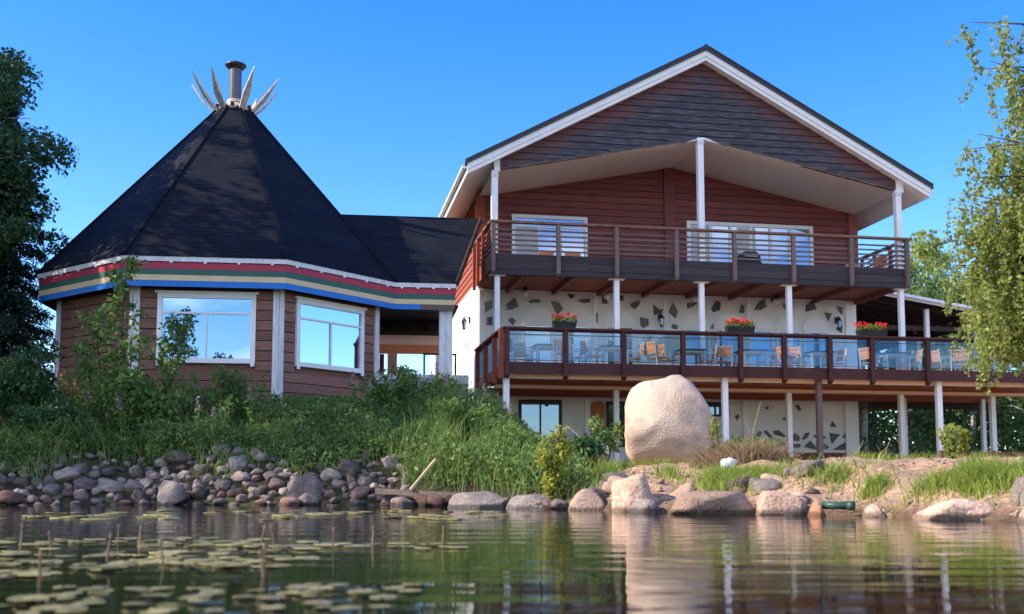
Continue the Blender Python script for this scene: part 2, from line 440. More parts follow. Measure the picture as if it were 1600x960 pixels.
def water_mat():
    m = bpy.data.materials.new('dark_lake_water')
    m.use_nodes = True
    n, l = m.node_tree.nodes, m.node_tree.links
    b = n['Principled BSDF']
    b.inputs['Base Color'].default_value = (0.012, 0.011, 0.007, 1)
    b.inputs['Roughness'].default_value = 0.03
    b.inputs['IOR'].default_value = 1.33
    b.inputs['Specular IOR Level'].default_value = 0.5
    tc = n.new('ShaderNodeTexCoord')
    mp = n.new('ShaderNodeMapping'); mp.inputs['Scale'].default_value = (0.55, 1.6, 1); l.new(tc.outputs['Object'], mp.inputs[0])
    n1 = n.new('ShaderNodeTexNoise'); n1.inputs['Scale'].default_value = 1.6; n1.inputs['Detail'].default_value = 2
    n2 = n.new('ShaderNodeTexNoise'); n2.inputs['Scale'].default_value = 7; n2.inputs['Detail'].default_value = 2
    l.new(mp.outputs[0], n1.inputs['Vector']); l.new(mp.outputs[0], n2.inputs['Vector'])
    ad = n.new('ShaderNodeMath'); ad.operation = 'MULTIPLY_ADD'; ad.inputs[1].default_value = .18
    l.new(n2.outputs['Fac'], ad.inputs[0]); l.new(n1.outputs['Fac'], ad.inputs[2])
    bp = n.new('ShaderNodeBump'); bp.inputs['Strength'].default_value = 1.0; bp.inputs['Distance'].default_value = .0085
    l.new(ad.outputs[0], bp.inputs['Height']); l.new(bp.outputs[0], b.inputs['Normal'])
    return m
M['water'] = water_mat()

def ground_mat():
    m = bpy.data.materials.new('shore_ground')
    m.use_nodes = True
    n, l = m.node_tree.nodes, m.node_tree.links
    b = n['Principled BSDF']
    b.inputs['Roughness'].default_value = 0.95
    b.inputs['Specular IOR Level'].default_value = 0.1
    tc = n.new('ShaderNodeTexCoord')
    sx = n.new('ShaderNodeSeparateXYZ'); l.new(tc.outputs['Object'], sx.inputs[0])
    nz = n.new('ShaderNodeTexNoise'); nz.inputs['Scale'].default_value = 1.1; nz.inputs['Detail'].default_value = 8; l.new(tc.outputs['Object'], nz.inputs['Vector'])
    nf = n.new('ShaderNodeTexNoise'); nf.inputs['Scale'].default_value = 14; nf.inputs['Detail'].default_value = 6; l.new(tc.outputs['Object'], nf.inputs['Vector'])
    cr = n.new('ShaderNodeValToRGB')   # sand and gravel
    cr.color_ramp.elements[0].position = .3; cr.color_ramp.elements[0].color = (.25, .15, .095, 1)
    cr.color_ramp.elements[1].position = .7; cr.color_ramp.elements[1].color = (.52, .345, .225, 1)
    l.new(nf.outputs['Fac'], cr.inputs[0])
    soil = n.new('ShaderNodeValToRGB')
    soil.color_ramp.elements[0].position = .35; soil.color_ramp.elements[0].color = (.035, .03, .022, 1)
    soil.color_ramp.elements[1].position = .7; soil.color_ramp.elements[1].color = (.06, .07, .03, 1)
    l.new(nz.outputs['Fac'], soil.inputs[0])
    q = n.new('ShaderNodeMath'); q.operation = 'MULTIPLY_ADD'; q.inputs[1].default_value = 2.5; l.new(nz.outputs['Fac'], q.inputs[0]); l.new(sx.outputs['X'], q.inputs[2])
    mr = n.new('ShaderNodeMapRange'); mr.inputs['From Min'].default_value = 1.6; mr.inputs['From Max'].default_value = 2.6; l.new(q.outputs[0], mr.inputs['Value'])
    fy = n.new('ShaderNodeMapRange'); fy.inputs['From Min'].default_value = 33; fy.inputs['From Max'].default_value = 40
    fy.inputs['To Min'].default_value = 1; fy.inputs['To Max'].default_value = 0; l.new(sx.outputs['Y'], fy.inputs['Value'])
    mul = n.new('ShaderNodeMath'); mul.operation = 'MULTIPLY'; l.new(mr.outputs[0], mul.inputs[0]); l.new(fy.outputs[0], mul.inputs[1])
    mx = n.new('ShaderNodeMix'); mx.data_type = 'RGBA'
    # stony grey-brown patches and a damp edge by the water
    pn = n.new('ShaderNodeTexNoise'); pn.inputs['Scale'].default_value = 1.7; pn.inputs['Detail'].default_value = 9; pn.inputs['Roughness'].default_value = .65; l.new(tc.outputs['Object'], pn.inputs['Vector'])
    pr = n.new('ShaderNodeMapRange'); pr.inputs['From Min'].default_value = .46; pr.inputs['From Max'].default_value = .62; pr.inputs['To Max'].default_value = .75; l.new(pn.outputs['Fac'], pr.inputs['Value'])
    px = n.new('ShaderNodeMix'); px.data_type = 'RGBA'; px.inputs['B'].default_value = (.21, .165, .125, 1); l.new(pr.outputs[0], px.inputs['Factor']); l.new(cr.outputs[0], px.inputs['A'])
    dz = n.new('ShaderNodeMath'); dz.operation = 'MULTIPLY_ADD'; dz.inputs[1].default_value = .16; l.new(pn.outputs['Fac'], dz.inputs[0]); l.new(sx.outputs['Z'], dz.inputs[2])
    dm = n.new('ShaderNodeMapRange'); dm.inputs['From Min'].default_value = .12; dm.inputs['From Max'].default_value = .26; dm.inputs['To Min'].default_value = .35; l.new(dz.outputs[0], dm.inputs['Value'])
    dh = n.new('ShaderNodeHueSaturation'); l.new(dm.outputs[0], dh.inputs['Value']); l.new(px.outputs['Result'], dh.inputs['Color'])
    l.new(mul.outputs[0], mx.inputs['Factor']); l.new(soil.outputs[0], mx.inputs['A']); l.new(dh.outputs[0], mx.inputs['B'])
    l.new(mx.outputs['Result'], b.inputs['Base Color'])
    bp = n.new('ShaderNodeBump'); bp.inputs['Strength'].default_value = .8; bp.inputs['Distance'].default_value = .06
    l.new(nf.outputs['Fac'], bp.inputs['Height']); l.new(bp.outputs[0], b.inputs['Normal'])
    return m
M['ground'] = ground_mat()

# ------------------------------------------------------------------ helpers
ZO = {}                                      # base height of each thing: meshes are given in world heights

def tag(o, label=None, cat=None, group=None, kind=None):
    if label: o['label'] = label
    if cat: o['category'] = cat
    if group: o['group'] = group
    if kind: o['kind'] = kind
    return o

def thing(name, label, cat, loc=(0, 0, 0), rz=0.0, group=None):
    o = bpy.data.objects.new(name, None)
    COL.objects.link(o)
    o.empty_display_size = 0.2
    o.location = loc
    o.rotation_euler = (0, 0, rz)
    tag(o, label, cat, group)
    return o

def zoff(p):
    while p is not None:
        if p.name in ZO: return ZO[p.name]
        p = p.parent
    return 0.0

def link_mesh(name, me, m, parent=None, loc=None, rot=None, scale=None):
    o = bpy.data.objects.new(name, me)
    COL.objects.link(o)
    if m is not None and not me.materials: me.materials.append(m)
    if parent is not None: o.parent = parent
    if loc is not None: o.location = loc
    if rot is not None: o.rotation_euler = rot
    if scale is not None: o.scale = scale
    return o

class MB:
    """Collects solids and builds them as one mesh object."""
    def __init__(s): s.v = []; s.f = []; s.sm = False
    def add(s, vs, fs):
        k = len(s.v); s.v += [tuple(map(float, p)) for p in vs]; s.f += [tuple(i + k for i in f) for f in fs]; return s
    def box(s, x0, x1, y0, y1, z0, z1):
        return s.add([(x0, y0, z0), (x1, y0, z0), (x1, y1, z0), (x0, y1, z0), (x0, y0, z1), (x1, y0, z1), (x1, y1, z1), (x0, y1, z1)],
                     [(0, 3, 2, 1), (4, 5, 6, 7), (0, 1, 5, 4), (1, 2, 6, 5), (2, 3, 7, 6), (3, 0, 4, 7)])
    def beam(s, p, q, w, h, up=(0, 0, 1)):
        p, q = Vector(p), Vector(q); d = (q - p).normalized(); u = Vector(up)
        if abs(d.dot(u)) > .98: u = Vector((0, 1, 0))
        r = d.cross(u).normalized(); u = r.cross(d).normalized()
        vs = [c + r * a * w / 2 + u * b * h / 2 for c in (p, q) for a, b in ((-1, -1), (1, -1), (1, 1), (-1, 1))]
        return s.add(vs, [(0, 1, 2, 3), (7, 6, 5, 4), (0, 4, 5, 1), (1, 5, 6, 2), (2, 6, 7, 3), (3, 7, 4, 0)])
    def tube(s, pts, rad, n=6):
        pts = [Vector(p) for p in pts]; k = len(pts)
        rad = rad if hasattr(rad, '__len__') else [rad] * k
        vs, fs = [], []
        for i, p in enumerate(pts):
            d = (pts[min(i + 1, k - 1)] - pts[max(i - 1, 0)]).normalized()
            u = Vector((1, 0, 0)) if abs(d.x) < .8 else Vector((0, 1, 0))
            a = d.cross(u).normalized(); b = d.cross(a)
            for j in range(n):
                t = 2 * math.pi * j / n
                vs.append(p + (a * math.cos(t) + b * math.sin(t)) * rad[i])
        for i in range(k - 1):
            for j in range(n):
                fs.append((i * n + j, i * n + (j + 1) % n, (i + 1) * n + (j + 1) % n, (i + 1) * n + j))
        fs.append(tuple(range(n))[::-1]); fs.append(tuple(range((k - 1) * n, k * n)))
        return s.add(vs, fs)
    def prism_y(s, poly, y0, y1):            # polygon in x,z pushed along y
        k = len(poly)
        vs = [(x, y0, z) for x, z in poly] + [(x, y1, z) for x, z in poly]
        fs = [tuple(range(k)), tuple(range(2 * k - 1, k - 1, -1))] + [(i + k, (i + 1) % k + k, (i + 1) % k, i) for i in range(k)]
        return s.add(vs, fs)
    def lathe(s, prof, n=12, c=(0, 0)):
        vs, fs = [], []
        for r_, z in prof:
            for j in range(n):
                t = 2 * math.pi * j / n
                vs.append((c[0] + r_ * math.cos(t), c[1] + r_ * math.sin(t), z))
        for i in range(len(prof) - 1):
            for j in range(n):
                fs.append((i * n + j, i * n + (j + 1) % n, (i + 1) * n + (j + 1) % n, (i + 1) * n + j))
        fs.append(tuple(range(n))[::-1]); fs.append(tuple(range((len(prof) - 1) * n, len(prof) * n)))
        return s.add(vs, fs)
    def build(s, name, m, parent=None, loc=None, rz=0, smooth=False):
        z = zoff(parent)
        me = bpy.data.meshes.new(name)
        me.from_pydata([(x, y, w - z) for x, y, w in s.v], [], s.f)
        bm = bmesh.new(); bm.from_mesh(me); bmesh.ops.recalc_face_normals(bm, faces=bm.faces); bm.to_mesh(me); bm.free()
        if smooth:
            me.polygons.foreach_set('use_smooth', [True] * len(me.polygons))
        me.update()
        return link_mesh(name, me, m, parent, loc, (0, 0, rz) if rz else None)

def B(name, m, parent, *args):               # one box part
    return MB().box(*args).build(name, m, parent)

def copy_tree(o, parent=None):
    c = o.copy(); COL.objects.link(c); c.parent = parent
    for ch in list(o.children): copy_tree(ch, c)
    return c

def fast_mesh(name, V, F):
    """V (n,3), F (m,k) arrays -> mesh."""
    me = bpy.data.meshes.new(name)
    m, k = F.shape
    me.vertices.add(len(V)); me.vertices.foreach_set('co', np.ascontiguousarray(V, np.float32).ravel())
    me.loops.add(m * k); me.loops.foreach_set('vertex_index', np.ascontiguousarray(F, np.int32).ravel())
    me.polygons.add(m); me.polygons.foreach_set('loop_start', np.arange(m, dtype=np.int32) * k)

    me.update(calc_edges=True)
    return me

def unit(a): return a / (np.linalg.norm(a, axis=1, keepdims=True) + 1e-9)

def leaves(name, P, size, m, parent=None, droop=0.3, up=0.5, aspect=0.6):
    """One folded four-point leaf at each point of P; every leaf has its own direction and size."""
    P = np.asarray(P, float); n = len(P)
    d = unit(RNG.normal(size=(n, 3)) + np.array([0, 0, -droop]))
    nm = unit(RNG.normal(size=(n, 3)) + np.array([0, 0, up]))
    s = unit(np.cross(d, nm)); nm = np.cross(s, d)
    L = (size * RNG.uniform(.6, 1.35, n))[:, None]; W = L * aspect / 2
    V = np.empty((n, 4, 3))
    V[:, 0] = P; V[:, 1] = P + d * L * .45 + s * W + nm * L * .10
    V[:, 2] = P + d * L; V[:, 3] = P + d * L * .45 - s * W + nm * L * .10
    F = np.arange(n * 4).reshape(n, 4)
    return link_mesh(name, fast_mesh(name, V.reshape(-1, 3), F), m, parent)

def blades(name, P, h, m, parent=None, width=0.012, bend=0.35):
    """Grass: a bent, tapering blade at each point."""
    P = np.asarray(P, float); n = len(P); h = np.broadcast_to(h, (n,)) * RNG.uniform(.55, 1.2, n)
    a = RNG.uniform(0, 2 * np.pi, n); dr = np.stack([np.cos(a), np.sin(a), np.zeros(n)], 1)
    sd = np.stack([-np.sin(a), np.cos(a), np.zeros(n)], 1)
    a2 = RNG.uniform(0, 2 * np.pi, n); sd = np.stack([np.cos(a2), np.sin(a2), np.zeros(n)], 1)
    bn = (bend * h * RNG.uniform(.2, 1.3, n))[:, None]; H = h[:, None]; w = width * RNG.uniform(.6, 1.4, n)[:, None]
    Z = np.array([0, 0, 1.0])
    V = np.empty((n, 6, 3))
    V[:, 0] = P - sd * w; V[:, 1] = P + sd * w
    mid = P + dr * bn * .3 + Z * H * .55
    V[:, 2] = mid + sd * w * .8; V[:, 3] = mid - sd * w * .8
    tip = P + dr * bn + Z * H
    V[:, 4] = tip + sd * w * .12; V[:, 5] = tip - sd * w * .12
    b = (np.arange(n) * 6)[:, None]
    F = np.concatenate([b + np.array([[0, 1, 2, 3]]), b + np.array([[3, 2, 4, 5]])])
    return link_mesh(name, fast_mesh(name, V.reshape(-1, 3), F), m, parent)

def blob(c, r, n):
    """Points through an ellipsoid, denser at its skin."""
    d = unit(RNG.normal(size=(n, 3))); rr = RNG.uniform(.25, 1, n) ** .5
    return np.asarray(c) + d * rr[:, None] * np.asarray(r)

# the building axes: x right along the fronts, y into the depth
TH = R(10.3)
AX = np.array([math.cos(TH), math.sin(TH)]); BX = np.array([-math.sin(TH), math.cos(TH)])
HC = np.array([-0.983, 32.0])                # front left corner of the house wall
UC = np.array([-7.492, 28.565])              # centre of the eight-sided hut
TU = R(7.3)                                  # the hut stands turned a little against the house
AU = np.array([math.cos(TU), math.sin(TU)])
def hw(x, y): q = HC + AX * x + BX * y; return float(q[0]), float(q[1])

# ------------------------------------------------------------------ ground and water
SX = np.array([-300, -60, -20, -8.6, -6.6, -4.3, -2.1, -.5, .87, 1.87, 2.86, 3.4, 4.0, 4.4, 5, 8, 14, 40, 300.])
SY = np.array([60, 24, 18.6, 18.3, 18.8, 18.3, 18.3, 16.7, 15.0, 13.2, 12.6, 12.2, 11.6, 10.4, 9.3, 7.5, 5, -4, -120.])
def sstep(x, a, b):
    t = np.clip((x - a) / (b - a), 0, 1); return t * t * (3 - 2 * t)
VN = np.random.default_rng(3).uniform(-1, 1, (128, 128))
def vnoise(x, y):
    xi, yi = np.floor(x).astype(int), np.floor(y).astype(int); fx, fy = x - xi, y - yi
    fx, fy = fx * fx * (3 - 2 * fx), fy * fy * (3 - 2 * fy)
    g = lambda i, j: VN[(xi + i) % 128, (yi + j) % 128]
    return (g(0, 0) * (1 - fx) + g(1, 0) * fx) * (1 - fy) + (g(0, 1) * (1 - fx) + g(1, 1) * fx) * fy
def gz(x, y):
    x = np.asarray(x, float); y = np.asarray(y, float)
    ys = np.interp(x, SX, SY); d = (y - ys)
    k = np.where(x > -1, .72, 1.0); k = np.where(x > 4.5, .6, k); d = d * k
    A = np.interp(d, [-30, -2, 0, .25, 1.5, 5, 9, 16, 40], [-3, -.6, -.06, .12, .85, 1.85, 1.95, 1.7, 1.5])
    Bp = np.interp(d, [-30, -2, 0, .25, .9, 1.6, 2.6, 8, 14, 18, 40], [-3, -.6, -.05, .10, .33, .48, .56, .76, .98, 1.14, 1.4])
    w = sstep(x, -1.2, 1.2)
    z = A * (1 - w) + Bp * w
    z = np.where((y > 26), z * (1 - sstep(x, -4, -1)) + np.minimum(z, 1.24) * sstep(x, -4, -1), z)
    n = .05 * np.sin(x * 2.3 + 1.3 * np.sin(y * 1.7)) + .035 * np.sin(y * 3.1 + x * 1.9) + .02 * np.sin(x * 7.1 - y * 5.3)
    q = .10 * vnoise(x * 1.3, y * 1.1) + .055 * vnoise(x * 3.1 + 9, y * 2.7) + .03 * vnoise(x * 7 + 3, y * 6.2) + .016 * vnoise(x * 15, y * 14)
    n = np.where(x > .5, q, n + .3 * q)
    return z + n * np.clip(d, 0, 1) * .9
def gzf(x, y): return float(gz(x, y))
gx = np.concatenate([np.linspace(-300, -30, 16)[:-1], np.linspace(-30, -12, 37)[:-1], np.linspace(-12, 12, 241)[:-1], np.linspace(12, 30, 37)[:-1], np.linspace(30, 300, 16)])
gy = np.concatenate([np.linspace(-130, 4, 14)[:-1], np.linspace(4, 24, 201)[:-1], np.linspace(24, 60, 61)[:-1], np.linspace(60, 600, 25)])
GX, GY = np.meshgrid(gx, gy)
GZ = gz(GX, GY)
nx, ny = len(gx), len(gy)
ii = (np.arange(ny - 1)[:, None] * nx + np.arange(nx - 1)[None]).ravel()
gm = fast_mesh('ground', np.stack([GX.ravel(), GY.ravel(), GZ.ravel()], 1), np.stack([ii, ii + 1, ii + nx + 1, ii + nx], 1))
gm.polygons.foreach_set('use_smooth', [True] * len(gm.polygons))
tag(link_mesh('ground', gm, M['ground']), 'earth and sand shore rising from the lake to the buildings', 'ground', kind='structure')
wm = MB().add([(-600, -900, 0), (600, -900, 0), (600, 80, 0), (-600, 80, 0)], [(0, 1, 2, 3)]).build('water', M['water'])
tag(wm, 'dark still lake water with soft ripples', 'water', kind='structure')
# ------------------------------------------------------------------ the house
# outlines (x, height) of the slate slabs set in the plastered front
U6 = [[(0.12,5.77),(0.4,5.87),(0.4,5.62),(0.17,5.46)],[(0.23,5.33),(0.41,5.35),(0.4,5.1),(0.22,5.09)],[(0.78,5.56),(0.87,5.77),(1.09,5.94),(1.2,5.68),(1.0,5.58)],[(0.88,5.26),(0.99,5.35),(1.12,5.24),(1.02,5.11)],[(1.49,5.84),(1.63,5.9),(1.84,5.92),(1.88,5.82),(1.58,5.79)],[(2.19,5.86),(2.42,5.86),(2.57,5.65),(2.39,5.46),(2.31,5.57)],[(2.69,6.11),(2.92,6.1),(2.91,6.0),(2.79,5.96)],[(3.0,5.9),(3.16,5.96),(3.39,5.98),(3.41,5.87),(3.21,5.84)],[(3.57,5.53),(3.64,5.61),(3.64,5.2),(3.58,5.21)],[(3.77,6.1),(3.94,6.09),(3.94,5.84),(3.78,5.84)],[(4.32,6.12),(4.45,6.11),(4.45,5.95),(4.32,5.95)],[(4.66,5.81),(4.73,5.91),(4.98,5.97),(4.95,5.84),(4.81,5.69)],[(5.4,5.86),(5.58,5.71),(5.71,5.72),(5.65,5.59),(5.41,5.55)],[(4.97,5.46),(5.23,5.41),(5.24,5.22),(5.07,5.12),(4.99,5.2)],[(5.89,5.64),(6.02,5.94),(6.18,5.66),(6.1,5.46)],[(5.96,5.15),(6.02,5.29),(6.18,5.22),(6.13,5.1)]]
U7 = [[(6.48,5.93),(6.82,5.96),(6.66,5.83),(6.49,5.77)],[(7.26,5.79),(7.43,6.04),(7.57,6.0),(7.54,5.75),(7.33,5.68)],[(8.17,5.69),(8.24,5.95),(8.34,5.91),(8.33,5.68)],[(8.67,5.78),(8.74,5.92),(9.0,6.14),(9.08,5.9),(8.91,5.8)],[(9.61,5.95),(9.71,6.01),(9.72,5.82)],[(10.38,5.78),(10.4,5.99),(10.63,6.14),(10.76,5.87)],[(11.02,5.77),(11.27,5.76),(11.14,5.5)],[(11.41,5.99),(11.65,5.96),(11.62,5.72),(11.54,5.79)],[(11.39,5.25),(11.5,5.41),(11.61,5.38),(11.59,5.14)],[(7.23,5.18),(7.32,5.33),(7.31,5.15)]]
G = [[(8.24,3.02),(8.35,3.02),(8.33,2.95)],[(7.97,2.46),(8.07,2.52),(8.11,2.44),(8.03,2.34)],[(8.97,2.77),(9.07,2.78),(9.05,2.68),(8.98,2.7)],[(9.54,2.43),(9.63,2.46),(9.66,2.38),(9.56,2.34)],[(9.95,2.82),(10.06,2.84),(10.16,2.68),(10.07,2.66)],[(11.12,2.17),(11.19,2.34),(11.29,2.17)],[(8.9,2.01),(8.98,2.04),(9.25,1.76),(9.16,1.68)],[(9.19,2.01),(9.37,2.05),(9.61,1.89),(9.58,1.83),(9.28,1.9)],[(8.62,1.88),(8.74,2.01),(8.83,2.0),(8.76,1.83)],[(9.87,1.92),(9.94,1.96),(10.08,1.84),(10.06,1.71),(9.87,1.72)],[(10.16,1.79),(10.27,1.97),(10.41,1.98),(10.32,1.82),(10.2,1.75)],[(10.51,1.84),(10.67,1.96),(10.95,1.85),(10.91,1.8)],[(11.08,1.98),(11.42,1.93),(11.15,1.64)],[(11.5,1.83),(11.6,1.98),(11.7,1.83)],[(9.32,1.53),(9.41,1.78),(9.61,1.63),(9.57,1.54)],[(9.7,1.63),(10.09,1.62),(10.07,1.52),(9.71,1.49)],[(10.21,1.54),(10.43,1.73),(10.67,1.47),(10.62,1.45)],[(10.62,1.64),(10.85,1.67),(11.05,1.55),(10.98,1.46),(10.68,1.51)],[(11.18,1.46),(11.63,1.71),(11.7,1.48),(11.48,1.44)]]
BASE = 1.22
W = 12.1; MID = 6.05
house = thing('house', 'large red timber and cream plaster house with wide gable and balcony', 'house', (HC[0], HC[1], BASE), TH)
ZO[house.name] = BASE
RS = 0.535                                   # roof slope
ZR = 12.78                                   # top of the ridge
def rtop(x): return ZR - RS * abs(x - MID)
def ceil(x): return 10.2 - .2 * abs(x - MID)

def plank(parent, m, x0b, x1b, x0t, x1t, z0, z1, y, t=.035, axis='x', name='plank'):
    """A lap board: lower edge stands proud, ends may be cut at a slope. Outward is -y (or -x for side walls)."""
    g = .012
    v = [(x0b, y - t, z0), (x1b, y - t, z0), (x1b, y + .03, z0), (x0b, y + .03, z0),
         (x0t, y - .008, z1 - g), (x1t, y - .008, z1 - g), (x1t, y + .03, z1 - g), (x0t, y + .03, z1 - g)]
    if axis == 'y': v = [(b, a, c) for a, b, c in v]
    b = MB(); b.add(v, [(0, 3, 2, 1), (4, 5, 6, 7), (0, 1, 5, 4), (1, 2, 6, 5), (2, 3, 7, 6), (3, 0, 4, 7)])
    return b.build(name, m, parent)

def window(parent, x0, x1, z0, z1, y, cols=2, transom=0.0, fw=.09, pane='pane', fm='white', name='window', cornice=False, bw=.045):
    """White frame standing on the wall face y (outward -y), with its panes and bars as sub-parts."""
    f = MB()
    f.box(x0, x1, y - .06, y + .05, z1 - fw, z1).box(x0, x1, y - .06, y + .05, z0, z0 + fw)
    f.box(x0, x0 + fw, y - .057, y + .05, z0 + fw, z1 - fw).box(x1 - fw, x1, y - .057, y + .05, z0 + fw, z1 - fw)
    if cornice:
        f.box(x0 - .06, x1 + .06, y - .09, y + .02, z1, z1 + .05)
        f.box(x0 + .01, x0 + .10, y - .075, y - .055, z0 - .07, z0)
        f.box(x1 - .10, x1 - .01, y - .075, y - .055, z0 - .07, z0)
    w = f.build(name, M[fm], parent)
    a, b, c, d = x0 + fw, x1 - fw, z0 + fw, z1 - fw
    zt = d - transom if transom else d
    if transom:
        MB().box(a, b, y - .045, y + .045, zt - bw / 2, zt + bw / 2).build('transom_bar', M[fm], w)
        MB().box(a, b, y - .012, y + .0, zt + bw / 2, d).build('pane', M[pane], w)
    top = zt - bw / 2 if transom else zt
    for i in range(cols):
        xa = a + (b - a) * i / cols; xb = a + (b - a) * (i + 1) / cols
        if i: MB().box(xa - bw / 2, xa + bw / 2, y - .045, y + .045, c, top).build('mullion', M[fm], w)
        MB().box(xa + (bw / 2 if i else 0), xb - (bw / 2 if i < cols - 1 else 0), y - .012, y + .0, c, top).build('pane', M[pane], w)
    return w

# ---- walls
uw = MB()
uw.prism_y([(.06, 6.2), (W - .06, 6.2), (W - .06, 9.0), (MID, 10.2), (.06, 9.0)], .05, .25)
uw.box(.10, .3, .25, 14, 6.45, 9.35).box(W - .3, W - .06, .25, 14, 3.3, 9.35)
wall_u = uw.build('upper_wall', M['red'], house)
HOLES = [(.99, 3.33, 7.0, 8.48), (6.5, 10.68, 7.0, 8.52)]
z = 6.32; hcourse = .205
while z < 10.1:
    z1 = z + hcourse
    def lim(zz): return max(0, min(MID - .05, (10.2 - zz) / .2))
    hb, ht = lim(z), lim(z1)
    if z > 8.95: hb, ht = min(hb, MID - .06), min(ht, MID - .06)
    segs = [(0, W)]
    for a, b, c, d in HOLES:
        if z1 > c + .02 and z < d - .02:
            segs = [s for q in segs for s in ([(q[0], min(q[1], a)), (max(q[0], b), q[1])] if q[0] < b and q[1] > a else [q]) if s[1] - s[0] > .02]
    for a, b in segs:
        a2b, b2b = max(a, MID - hb), min(b, MID + hb); a2t, b2t = max(a, MID - ht), min(b, MID + ht)
        if b2b - a2b > .05: plank(wall_u, M['red'], a2b, b2b, min(a2t, b2t - .02), max(b2t, a2t + .02), z, z1, .03, .03)
    z = z1
B('corner_board', M['red'], wall_u, 5.78, 6.12, -.06, .02, 6.3, 10.15)
B('corner_board', M['red_sunlit'], wall_u, -.10, .16, -.075, .12, 6.3, 8.95)
B('corner_board', M['red'], wall_u, W - .2, W + .1, -.07, .12, 6.3, 8.93)
z = 6.48
while z < 9.35:                              # side boards of the sunny gable-end flank
    plank(wall_u, M['red_sunlit'], .13, 13.9, .13, 13.9, z, z + hcourse, .07, .035, 'y'); z += hcourse
lw = MB().box(0, W, 0, .25, 3.3, 6.18).box(0, .25, .25, 14, 1.0, 6.47)
wall_l = lw.build('terrace_wall', M['cream'], house)
wall_g = MB().box(0.02, W - .02, 0, .25, .9, 3.18).build('ground_floor_wall', M['cream'], house)
B('brown_plinth_board', M['beam'], wall_g, 7.2, W, -.05, -.004, .95, 1.36)
for x in (.02, 3.5, 5.72, 8.42, 11.72):
    B('trim_strip', M['arch'], wall_l, x, x + (.34 if x > 11 else .14), -.035, -.004, 3.36, 6.14)
for x in (3.2, 8.22, 11.6):
    B('trim_strip', M['arch'], wall_g, x, x + (.3 if x > 11 else .16), -.06, -.004, 1.22, 3.1)
def slate(poly, parent):
    """A chamfered slab bedded in the plaster and standing proud of it."""
    k = len(poly); cx = sum(p[0] for p in poly) / k; cz = sum(p[1] for p in poly) / k
    t = random.uniform(.035, .06)
    ring = lambda s, y: [(cx + (x - cx) * s, y, cz + (zz - cz) * s) for x, zz in poly]
    vs = ring(1.04, .01) + ring(1.0, -t * .6) + [(x, y + random.uniform(-.008, .008), zz) for x, y, zz in ring(.86, -t)]
    fs = [tuple(range(2 * k, 3 * k)), tuple(range(k))[::-1]] + [(r * k + i, r * k + (i + 1) % k, (r + 1) * k + (i + 1) % k, (r + 1) * k + i) for r in (0, 1) for i in range(k)]
    MB().add(vs, fs).build('slate_slab', M['slab'], parent)
for poly in U6 + U7: slate(poly, wall_l)
for poly in G: slate(poly, wall_g)
for yy, zz, dy, dz in [(1.0, 5.9, .3, .22), (1.9, 6.1, .3, .2), (2.6, 5.75, .35, .25), (3.4, 6.05, .35, .2), (4.2, 5.6, .4, .22), (5.0, 5.9, .3, .2), (5.4, 5.0, .35, .25), (3.6, 4.9, .3, .22), (.8, 5.1, .25, .2), (3.9, 4.1, .35, .22), (1.6, 4.4, .3, .2), (5.6, 4.3, .3, .3), (6.2, 5.5, .3, .2)]:
    MB().add([(-.025, yy, zz), (-.025, yy + dy, zz + .06), (-.025, yy + dy * .8, zz + dz), (-.025, yy + .06, zz + dz * .8), (.01, yy, zz), (.01, yy + dy, zz + .06), (.01, yy + dy * .8, zz + dz), (.01, yy + .06, zz + dz * .8)],
             [(0, 1, 2, 3), (7, 6, 5, 4), (0, 4, 5, 1), (1, 5, 6, 2), (2, 6, 7, 3), (3, 7, 4, 0)]).build('pale_slab', M['arch'], wall_l)
for k in (0, 1):                             # pointed relief panels on the sunny flank
    y0 = 1.3 + k * .75
    p = MB(); fr = [(y0, 3.55), (y0 + .6, 3.55), (y0 + .6, 4.75), (y0 + .3, 5.0), (y0, 4.75)]
    for i in range(5):
        (ya, za), (yb, zb) = fr[i], fr[(i + 1) % 5]
        p.beam((-.015, ya, za), (-.015, yb, zb), .04, .05)
    p.build('relief_panel', M['arch'], wall_l)
# arched panels and windows behind the terrace
for cx, hwid in ((1.78, .48), (3.08, .46), (4.32, .48), (6.76, .44), (7.86, .46), (8.86, .42), (9.78, .42), (10.70, .44)):
    pts = [(cx + hwid * math.cos(t), 5.2 + hwid * 1.0 * math.sin(t)) for t in np.linspace(0, math.pi, 15)]
    MB().prism_y(pts, -.016, .01).build('arch_panel', M['arch'], wall_l)
    window(wall_l, cx - hwid + .02, cx + hwid - .02, 3.45, 5.17, -.012, 1, .28, .07, 'pane_dim')
# upper windows
wl_ = window(house, .99, 3.33, 6.75, 8.48, 0, 3, .26, .1, 'pane2')
wr_ = window(house, 6.5, 10.68, 6.6, 8.52, 0, 6, .0, .11, 'pane2', bw=.10)
B('curtain', M['curtain'], wl_, 1.12, 1.78, -.030, -.016, 6.85, 8.08)
B('curtain', M['curtain'], wr_, 6.66, 7.2, -.030, -.016, 6.75, 8.38)
B('curtain', M['curtain'], wr_, 8.15, 8.75, -.030, -.016, 6.75, 8.38)
